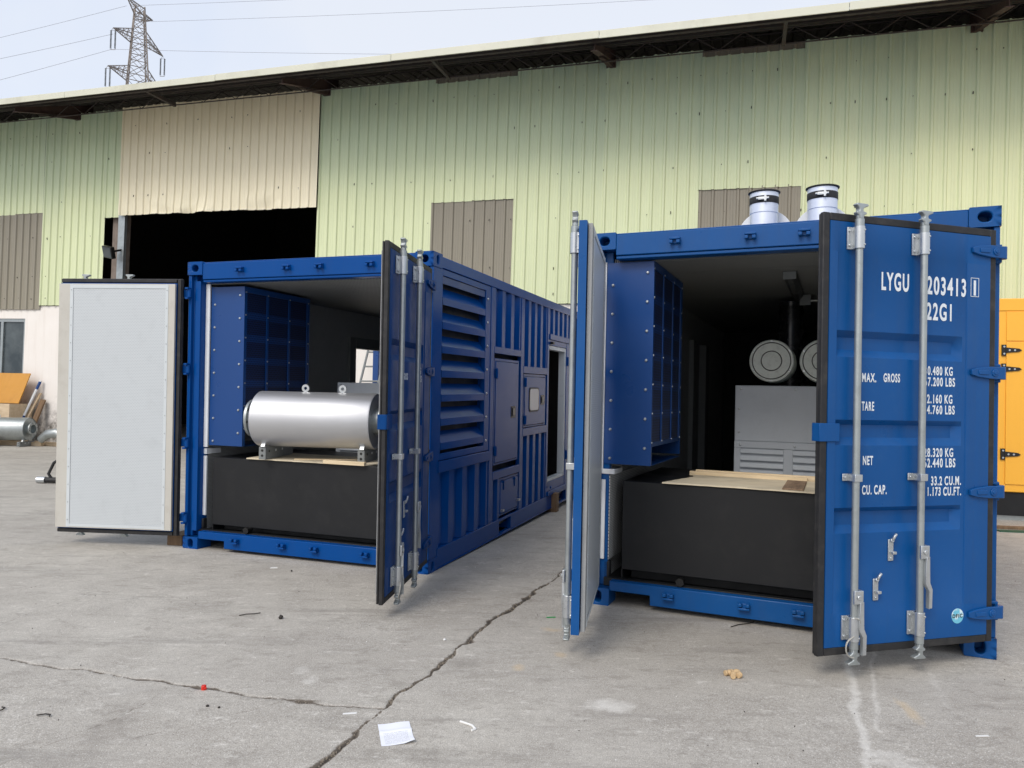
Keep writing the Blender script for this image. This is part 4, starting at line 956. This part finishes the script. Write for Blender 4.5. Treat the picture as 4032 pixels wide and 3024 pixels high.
# exhaust stacks on the roof of the right container
for x, lab in ((1.062, 'left one of the two silver exhaust stacks on the container roof'), (1.468, 'right one of the two silver exhaust stacks on the container roof')):
    s_ = empty('exhaust_stack', in_cont(A_LOC, A_ROT, (x, .86, 2.579)), A_ROT); tag(s_, lab, 'exhaust', 'silver exhaust stacks on the roof')
    MB().lathe([(.100, .0), (.100, .262), (.098, .264), (.103, .268), (.1035, .425), (.098, .425), (.095, .0)], (0, 0, 0), (0, 0, 1), 40).build('pipe', 'duct', s_)
    MB().lathe([(.1055, .335), (.1065, .337), (.1065, .385), (.1055, .387)], (0, 0, 0), (0, 0, 1), 40).build('clamp_band', 'rubber', s_)
    cl = MB(); cl.box(-.03, .03, -.125, -.107, .352, .372); cl.cyl((-.045, -.120, .362), (.045, -.120, .362), .006, n=8); cl.box(.012, .026, -.128, -.107, .340, .384); cl.build('clamp_bolt', 'zincplate', s_)
    MB().lathe([(.1045, .418), (.116, .424), (.116, .429), (.096, .432)], (0, 0, 0), (0, 0, 1), 40).build('rim', 'rubber', s_)
    fl_ = MB().lathe([(.0001, 0), (.205, 0), (.205, .018), (.0001, .018)], (0, .125, .125), (0, 1, .0), 48).build('collar_plate', 'white', s_, bevel=.003)
    for k in range(8): a = k * math.pi / 4 + .35; MB().cyl((.175 * math.cos(a), .117, .125 + .175 * math.sin(a)), (.175 * math.cos(a), .1255, .125 + .175 * math.sin(a)), .010, n=8).build('bolt', 'zincplate', fl_)
    MB().cyl((0, .05, .06), (0, .13, .06), .09, n=24).build('elbow_stub', 'duct', s_)

# ------------------------------------------------------------------ yard things
def block(name, loc, rz, sx, sy, sz, label, mat='oldwood', tilt=0):
    o = MB().box(-sx / 2, sx / 2, -sy / 2, sy / 2, 0, sz).build(name, mat, None, bevel=.006, loc=loc, rot=(tilt, 0, rz)); return tag(o, label, 'block', 'timber blocks beside the container')
block('timber_block', (.545, 9.36, 0), -.3, .13, .12, .235, 'upright brown timber block against the side of the left container')
block('timber_block', (-3.03, 6.95, 0), -.2, .15, .26, .095, 'brown timber block lying under the white-lined door leaf')
block('timber_block', (-2.86, 6.98, 0), -.2, .10, .30, .10, 'grey timber packing behind the corner casting', 'crate')
# yellow generator enclosure at the right edge
yg = empty('generator_enclosure', (5.62, 9.62, 0), (0, 0, R(-14))); tag(yg, 'yellow generator enclosure on a black skid at the right edge', 'generator')
MB().box(0, 4.2, 0, 1.6, .36, 2.80).build('enclosure_body', 'yellow', yg, bevel=.012)
MB().box(-.01, 4.21, -.01, 1.61, 2.66, 2.82).build('top_frame', 'yellow', yg, bevel=.01)
MB().box(.02, 4.18, .03, 1.57, .06, .355).build('skid', 'black', yg, bevel=.005); MB().box(.05, 4.15, .06, 1.5, 0, .058).build('skid_foot', 'zinc', yg)
for k in range(3):
    x0 = .68 + k * 1.15
    MB().box(x0, x0 + 1.12, -.012, -.001, 2.28, 2.65).build('upper_panel', 'yellow', yg, bevel=.002)
    d = MB().box(x0, x0 + 1.12, -.014, -.001, .46, 2.265).build('side_door', 'yellow', yg, bevel=.002)
    for z in (2.16, 1.92, .84):
        h = MB(); h.box(x0 - .055, x0 - .005, -.022, -.002, z - .07, z + .07); h.prism([(x0 - .01, z - .035), (x0 - .01, z + .035), (x0 + .14, z + .020), (x0 + .17, z), (x0 + .14, z - .020)], 'y', -.028, -.0145); h.build('hinge', 'jar', d, bevel=.002)
        for bx, bz in ((x0 - .03, z + .045), (x0 - .03, z - .045), (x0 + .03, z), (x0 + .09, z)): MB().cyl((bx, -.03, bz), (bx, -.02, bz), .012, n=8).build('bolt', 'zincplate', d)
    MB().box(x0 + .80, x0 + .90, -.022, -.0145, .60, .80).build('latch', 'jar', d, bevel=.004)
# plank lying before it
tag(MB().box(-.9, .9, -.05, .05, 0, .03).build('plank', 'oldwood', None, bevel=.003, loc=(6.3, 8.75, 0), rot=(0, 0, R(-8))), 'weathered plank on the ground before the yellow enclosure', 'plank')
tag(MB().box(-.7, .7, -.06, .06, 0, .012).build('strip', paint('dark_green_strip', srgb(40, 84, 66), .7), None, loc=(6.35, 8.55, 0), rot=(0, 0, R(-6))), 'dark green strip on the ground before the yellow enclosure', 'strip')
# stuff by the white wall (wall frame)
def wp(x, y, z=0): return wh.matrix_basis @ Vector((x, y, z - .0125 * 0))
WR = (0, 0, -TH)
def gp(x, y):
    p = wp(x, y); return (p.x, p.y, 0)
muffler(gp(-8.85, -1.15), (0, -.01, -TH + .30), 'silver muffler lying on the ground by the white wall', 1.9, .27, .40, 'zinc')
cr_ = empty('wooden_crate', gp(-9.75, -.42), WR); tag(cr_, 'low plywood crate under the window with an orange board on it', 'crate')
for a, b, c_, d_ in ((-.95, .95, -.30, -.28), (-.95, .95, .28, .30)): MB().box(a, b, c_, d_, .05, .98).build('side_panel', 'crate', cr_)
for a, b in ((-.95, -.93), (.93, .95)): MB().box(a, b, -.279, .279, .05, .98).build('end_panel', 'crate', cr_)
MB().box(-.92, .92, -.27, .27, 0, .05).build('base', 'crate', cr_)
ob = MB().box(-.9, .82, -.012, .012, 0, .80).build('board', 'orange', None, bevel=.003, loc=(gp(-9.60, -.50)[0], gp(-9.60, -.50)[1], .985), rot=(R(-22), 0, -TH)); tag(ob, 'orange board with a black hose ring leaning under the window', 'board')
hp = []
for i in range(33):
    a = 2 * math.pi * i / 32; hp.append((.28 * math.cos(a), 0, .28 * math.sin(a)))
hr = MB().tube(hp, .014, 8).build('hose_ring', 'jar', None, loc=(gp(-10.02, -.60)[0], gp(-10.02, -.60)[1], 1.42), rot=(R(-22), 0, -TH)); tag(hr, 'black hose ring hanging on the orange board', 'hose')
def pole(x, y, h, lean, mat, label, r=.022, lx=0):
    p0 = Vector(gp(x, y)); p1 = wp(x + lx, y + lean, 0); p1.z = h
    o = MB().cyl((0, 0, 0), p1 - p0, r, n=10).build('pole', mat, None, loc=p0); tag(o, label, 'pole', 'poles leaning on the white wall'); return o
po = pole(-8.93, -.55, 1.56, .5, 'white', 'white pole with blue bands leaning beside the crate', .03, .30)
dv = (wp(-8.63, -.05) - Vector(gp(-8.93, -.55))); dv = Vector((dv.x, dv.y, 1.56))
for a, b in ((.34, .44), (.86, .98)):
    MB().cyl(dv * a, dv * b, .032, n=10).build('blue_band', M['bluebox'], po)
o = MB().box(-.07, .07, -.02, .02, 0, 1.15).build('plank', 'oldwood', None, loc=gp(-8.62, -.42), rot=(R(-18), R(6), -TH)); tag(o, 'dark plank leaning on the mouldy white wall', 'plank')
o = MB().box(-.03, .03, -.02, .02, 0, 1.35).build('plank', 'crate', None, loc=gp(-8.86, -.50), rot=(R(-20), R(10), -TH)); tag(o, 'thin pale batten leaning beside the crate', 'plank')
for k, (x, y, rz, l_, lab) in enumerate(((-8.35, -.75, .2, 1.1, 'timber baulk on the ground behind the far muffler'), (-8.1, -.45, -.1, 1.3, 'timber baulk on the ground next to the wall foot'), (-8.9, -1.3, .1, .9, 'timber packer between the legs of the far muffler'))):
    tag(MB().box(-l_ / 2, l_ / 2, -.06, .06, 0, .09).build('timber', 'crate' if k < 2 else 'oldwood', None, bevel=.006, loc=gp(x, y), rot=(0, 0, -TH + rz)), lab, 'timber')
pp = MB().tube([(0, 0, .16), (.2, .02, .30), (.45, .05, .33), (.7, .1, .22)], [.09, .11, .12, .10], 14).build('exhaust_elbow', 'zinc', None, loc=gp(-7.75, -.75), rot=(0, 0, -TH)); tag(pp, 'grey bent exhaust pipe on the ground past the far muffler', 'pipe')
# cable with connector left of the white lined leaf
hz = empty('cable', (-6.72, 10.95, 0)); tag(hz, 'black cable with chrome plug on the ground by the white leaf', 'cable')
MB().tube([(.0, 0, .05), (-.06, 0, .14), (.0, .02, .30), (.16, .04, .42), (.40, .05, .44), (.9, .1, .2), (1.3, .2, .02)], .022, 10).build('cable_run', 'rubber', hz)
MB().cyl((-.22, 0, .05), (-.10, 0, .05), .05, n=14).build('plug_collar', 'zincplate', hz); MB().cyl((-.10, 0, .05), (.22, 0, .05), .042, n=14).build('plug', 'rubber', hz, bevel=.004)
# ladder and blue post seen through the left container's side doors
ld = empty('ladder', gp(.30, -.85), WR); tag(ld, 'grey ladder leaning on the white wall behind the left container', 'ladder')
for x in (0, .42):
    MB().cyl((x - .02, 0, 0), (x + .28, .75, 2.9), .025, n=8).build('rail', 'greydark', ld)
for k in range(9):
    t = (k + .5) / 9.5; MB().cyl((.30 * t - .02, .75 * t, 2.9 * t), (.42 + .30 * t - .02, .75 * t, 2.9 * t), .018, n=8).build('rung', 'greydark', ld)
bp = MB().box(-.06, .06, -.06, .06, 0, 3.1).build('post', 'bluebox', None, bevel=.004, loc=gp(.78, -.35), rot=WR); tag(bp, 'blue steel post before the white wall, seen through the container', 'post')

# ------------------------------------------------------------------ litter on the floor
def slab_obj(name, pts, th, mat, loc, rz, label, cat):
    o = MB().prism(pts, 'z', 0, th).build(name, mat, None, loc=loc, rot=(0, 0, rz)); return tag(o, label, cat)
def paper():
    nx, ny = 12, 18; w, h = .136, .205; vs = []
    for j in range(ny + 1):
        for i in range(nx + 1):
            x, y = (i / nx - .5) * w, (j / ny - .5) * h
            z = .004 + .006 * math.exp(-((y - .02) / .012) ** 2) + .012 * max(0, (x / w + .5) - .7) * max(0, .3 - (y / h + .5)) * 12 + .002 * math.sin(x * 40)
            vs.append((x, y, z))
    m = MB().add(vs, [(j * (nx + 1) + i, j * (nx + 1) + i + 1, (j + 1) * (nx + 1) + i + 1, (j + 1) * (nx + 1) + i) for j in range(ny) for i in range(nx)])
    o = m.build('paper_sheet', 'paper', None, smooth=60, loc=(-.456, 3.155, 0), rot=(0, 0, R(-6 + 22) * .9)); tag(o, 'folded white printed sheet lying on the concrete beside the crack', 'paper')
paper()
def lump(name, r, mat, loc, label, cat, sq=(1, 1, .8), seed=0, group=None, jit=.35):
    bm = bmesh.new(); bmesh.ops.create_icosphere(bm, subdivisions=2, radius=r)
    for v in bm.verts: v.co *= 1 + jit * mnoise.noise(v.co / r * 1.4 + Vector((seed, seed * 2, 1)))
    for v in bm.verts: v.co.x *= sq[0]; v.co.y *= sq[1]; v.co.z = v.co.z * sq[2] + r * sq[2] * .8
    me = bpy.data.meshes.new(name); bm.to_mesh(me); bm.free(); me.materials.append(M[mat])
    o = link(name, me, None, 50, loc=(*loc, 0)); return tag(o, label, cat, group)
cap = empty('bottle_cap', (-1.438, 3.573, 0)); cap.scale = (.72, .72, .72); tag(cap, 'small red plastic cap beside the thin crack', 'cap')
MB().lathe([(.0001, .030), (.013, .030), (.016, .026), (.0165, .004), (.0165, 0), (.0001, 0)], (0, 0, 0), (0, 0, 1), 20).build('shell', 'red', cap); MB().cyl((.012, -.01, .016), (.022, -.016, .016), .006, n=8).build('tab', 'red', cap)
slab_obj('paper_scrap', [(-.03, -.006), (.03, -.010), (.032, .006), (-.028, .008)], .003, 'paperbit', (-.692, 3.343, 0), .25, 'thin white scrap lying next to the crack junction', 'scrap')
slab_obj('paper_scrap', [(-.03, -.01), (.03, -.014), (.02, .016), (-.024, .012)], .004, 'paperbit', (-1.893, 6.044, 0), .3, 'small white scrap before the sill of the left container', 'scrap')
slab_obj('plastic_stick', [(-.030, -.004), (.030, -.004), (.030, .004), (-.030, .004)], .005, 'green', (-.242 + .53, 4.86, 0), .2, 'short green plastic piece near the long crack', 'stick')
twigs = (((-1.641, 4.775), .5, .13, 'dark twig lying left of the dark lump'), ((1.516, 4.794), .55, .22, 'thin dark stick before the sill of the right container'))
for (x, y), a, l_, lab in twigs:
    o = MB().tube([(-l_ / 2, 0, .004), (-l_ / 6, .006, .006), (l_ / 5, -.004, .005), (l_ / 2, .004, .004)], .0030, 6).build('twig', 'darkbit', None, loc=(x, y, 0), rot=(0, 0, a)); tag(o, lab, 'twig')
lump('dark_lump', .014, 'darkbit', (-1.42, 4.703), 'black cube-like lump on the middle of the slab', 'lump', (1, 1, 1), 3)
lump('pebble', .007, 'darkbit', (-1.343, 3.382), 'dark pebble below the red cap, the left of the pair', 'pebble', seed=5); lump('pebble', .006, 'darkbit', (-1.286, 3.370), 'dark pebble below the red cap, the right of the pair', 'pebble', seed=8)
lump('pebble', .008, 'darkbit', (-1.72, 5.94), 'dark pebble before the left container sill', 'pebble', seed=9)
lump('pebble', .009, 'paperbit', (-.36, 4.36), 'small white pebble left of the long crack', 'pebble', seed=12)
for k, (dx, dy, a, l_) in enumerate(((-.014, .004, .3, .022), (.024, .016, .1, .026), (.002, -.030, 1.2, .024), (.034, -.026, .8, .016))):
    o = MB().lathe([(.0001, -l_), (.013, -l_), (.015, -l_ * .7), (.011, -l_ * .3), (.016, l_ * .2), (.012, l_ * .8), (.008, l_), (.0001, l_)], (0, 0, .015), (1, 0, 0), 12).build('wood_plug', 'cork', None, loc=(1.179 + dx, 3.906 + dy, 0), rot=(0, 0, a))
    tag(o, ['small tan plug, the left one of the pile before the right container', 'small tan plug, the far right one of the pile', 'small tan plug, the nearest one of the pile', 'smallest tan plug at the right of the pile'][k], 'plug', 'pile of tan plugs')
o = MB().tube([(-.035, .04, .005), (.0, .015, .006), (.02, .0, .006), (.035, -.03, .005), (.02, -.045, .005)], .005, 6).build('cable_tie', 'paperbit', None, loc=(-.159, 3.24, 0)); tag(o, 'curled pale plastic tie right of the paper sheet', 'tie')
o = MB().tube([(-.03, .0, .004), (.0, .012, .005), (.025, .008, .005), (.03, -.008, .004)], .003, 6).build('wire_bit', 'darkbit', None, loc=(-2.0, 3.25, 0)); tag(o, 'bent dark wire on the lower left slab', 'wire')
o = MB().tube([(-.012, .025, .004), (.008, .015, .005), (.01, -.005, .005), (-.004, -.02, .004)], .003, 6).build('wire_bit', 'darkbit', None, loc=(-2.22, 3.30, 0)); tag(o, 'short hooked dark wire on the lower left slab', 'wire')
slab_obj('paper_scrap', [(-.03, -.004), (.03, -.006), (.03, .005), (-.03, .004)], .003, 'paperbit', (2.08, 3.26, 0), .1, 'white sliver at the lower right of the yard', 'scrap')
rub = MB()
CRK = [(-.95, 2.0), (-.719, 2.858), (-.565, 3.384), (-.35, 3.98), (-.127, 4.628), (.15, 5.40), (.481, 6.309)]
for k in range(520):
    i = random.choice((0, 1, 1, 2, 2, 3, 3, 4, 5)); t = random.random(); a, b = CRK[i], CRK[i + 1]
    x = a[0] + (b[0] - a[0]) * t + random.gauss(0, .016); y = a[1] + (b[1] - a[1]) * t + random.gauss(0, .012); r_ = random.uniform(.002, .0075)
    rub.cyl((x, y, -.014), (x + random.uniform(-.002, .002), y, -.008 + r_), r_, r_ * .55, n=5)
for k in range(110):
    x, y = -.93 + random.gauss(0, .06), 3.437 + random.gauss(0, .014); r_ = random.uniform(.002, .006); rub.cyl((x, y, -.012), (x, y + .001, -.006 + r_), r_, r_ * .5, n=5)
o = rub.build('crack_rubble', paint('crumbled_concrete', srgb(132, 122, 108), .9, var=.45, vs=40), None, smooth=None); o['kind'] = 'stuff'; o['label'] = 'crumbled concrete bits along the cracks'; o['category'] = 'rubble'
grit = MB()
for k in range(300):
    x, y = random.uniform(-4.4, 4.6), random.uniform(2.5, 7.2); r_ = random.uniform(.0012, .0032)
    grit.cyl((x, y, -.001), (x + random.uniform(-.002, .002), y, r_ * 1.2), r_, r_ * .5, n=5)
o = grit.build('grit', 'darkbit', None); o['kind'] = 'stuff'; o['label'] = 'scattered dark grit on the concrete'; o['category'] = 'grit'
grit = MB()
for k in range(220):
    x, y = random.uniform(-4.4, 4.6), random.uniform(2.5, 7.2); r_ = random.uniform(.0012, .003)
    grit.cyl((x, y, -.001), (x + random.uniform(-.002, .002), y, r_ * 1.0), r_, r_ * .5, n=5)
o = grit.build('pale_grit', 'paperbit', None); o['kind'] = 'stuff'; o['label'] = 'scattered pale grit on the concrete'; o['category'] = 'grit'

# ------------------------------------------------------------------ pylon and wires
def pylon():
    bx, by = -51.63, 100.
    t = empty('transmission_tower', (bx, by, 0), (0, 0, 0)); tag(t, 'steel lattice power pylon rising behind the shed roof', 'pylon')
    wz = lambda z: .55 + max(0, 53.2 - z) * .062
    lv = [53.0, 51.4, 49.9, 48.4, 46.9, 45.3, 43.4, 41.2, 38.5, 35, 30, 24, 17, 9, 0]
    cs = [(-1, -1), (1, -1), (1, 1), (-1, 1)]
    cs = [(math.cos(.6) * a - math.sin(.6) * b, math.sin(.6) * a + math.cos(.6) * b) for a, b in cs]
    P = lambda k, z: Vector((cs[k % 4][0] * wz(z), cs[k % 4][1] * wz(z), z))
    m = MB()
    for k in range(4):
        m.tube([P(k, z) for z in (lv[0], 43, 0)], .085, 4)
        for a, b in zip(lv[:-1], lv[1:]):
            m.cyl(P(k, a), P(k + 1, b), .037, n=4, caps=False); m.cyl(P(k + 1, a), P(k, b), .037, n=4, caps=False); m.cyl(P(k, b), P(k + 1, b), .055, n=4, caps=False)
    m.build('lattice_body', 'pylon', t, smooth=None)
    tips = []
    for z, near, far in ((52.7, Vector((.54, -4.4, 51.57 + .6)), Vector((-.37, 4.4, 53.85 - .4))), (48.3, Vector((-1.05, -4.4, 48.0)), Vector((1.21, 4.4, 48.38))), (43.1, Vector((-1.59, -4.4, 43.05)), Vector((1.4, 4.4, 43.1)))):
        for tip in (near, far):
            a = MB(); w_ = wz(z)
            ks = sorted(range(4), key=lambda k: (Vector((cs[k][0], cs[k][1], 0)) - Vector((tip.x, tip.y, 0)).normalized() * 2).length)[:2]
            roots = [P(k, z) for k in ks] + [P(k, z + 1.3) if z < 50 else P(k, z - 1.2) for k in ks]
            for r_ in roots: a.cyl(r_, tip, .075, n=4, caps=False)
            for q in (.25, .5, .75):
                pts = [r_.lerp(tip, q) for r_ in roots]; nx_ = [r_.lerp(tip, q - .25) for r_ in roots]
                for i, j in ((0, 1), (2, 3), (0, 2), (1, 3)): a.cyl(pts[i], pts[j], .03, n=4, caps=False); a.cyl(nx_[i], pts[j], .03, n=4, caps=False)
            a.build('cross_arm', 'pylon', t, smooth=None)
            if z < 50:
                for dx in (-.28, .28):
                    pr = []
                    for i in range(15): pr += [(.03, -i * .16), (.12, -i * .16 - .05), (.12, -i * .16 - .08), (.03, -i * .16 - .10)]
                    MB().lathe(pr, tip + Vector((dx, 0, -.35)), (0, 0, 1), 8).build('insulator', 'insul', t, smooth=None)
                MB().tube([tip, tip + Vector((-.28, 0, -.35)), tip + Vector((.28, 0, -.35)), tip], .03, 4).build('hanger', 'pylon', t)
                MB().cyl(tip + Vector((-.34, 0, -2.85)), tip + Vector((.34, 0, -2.85)), .04, n=4).build('hanger', 'pylon', t)
    return bx, by
pylon()
def wire(p0, p1, sag, label, r=.022):
    p0, p1 = Vector(p0), Vector(p1); o_ = p0.copy()
    pts = [p0.lerp(p1, i / 20) - Vector((0, 0, sag * 4 * (i / 20) * (1 - i / 20))) - o_ for i in range(21)]
    tag(MB().tube(pts, r, 5).build('power_line', 'wire', None, loc=o_), label, 'power line', 'power lines strung from the pylon')
wire((-53.4, 100, 53.2), (-79, 100, 46.2), .1, 'topmost power line running left from the pylon'); wire((-52.7, 95.6, 47.2), (-78, 96, 41.4), .1, 'middle power line running left from the pylon')
wire((-52.8, 95.6, 45.2), (-78, 96, 38.0), .1, 'lowest power line running left from the pylon'); wire((-51.4, 100, 53.3), (-20, 100, 55.3), .05, 'topmost power line running right from the pylon')
wire((-50.0, 100, 51.1), (20, 100, 55.8), .25, 'middle power line running right across the sky'); wire((-52.4, 95.6, 45.2), (-15, 95.6, 45.4), .1, 'lowest power line running right toward the roof edge')
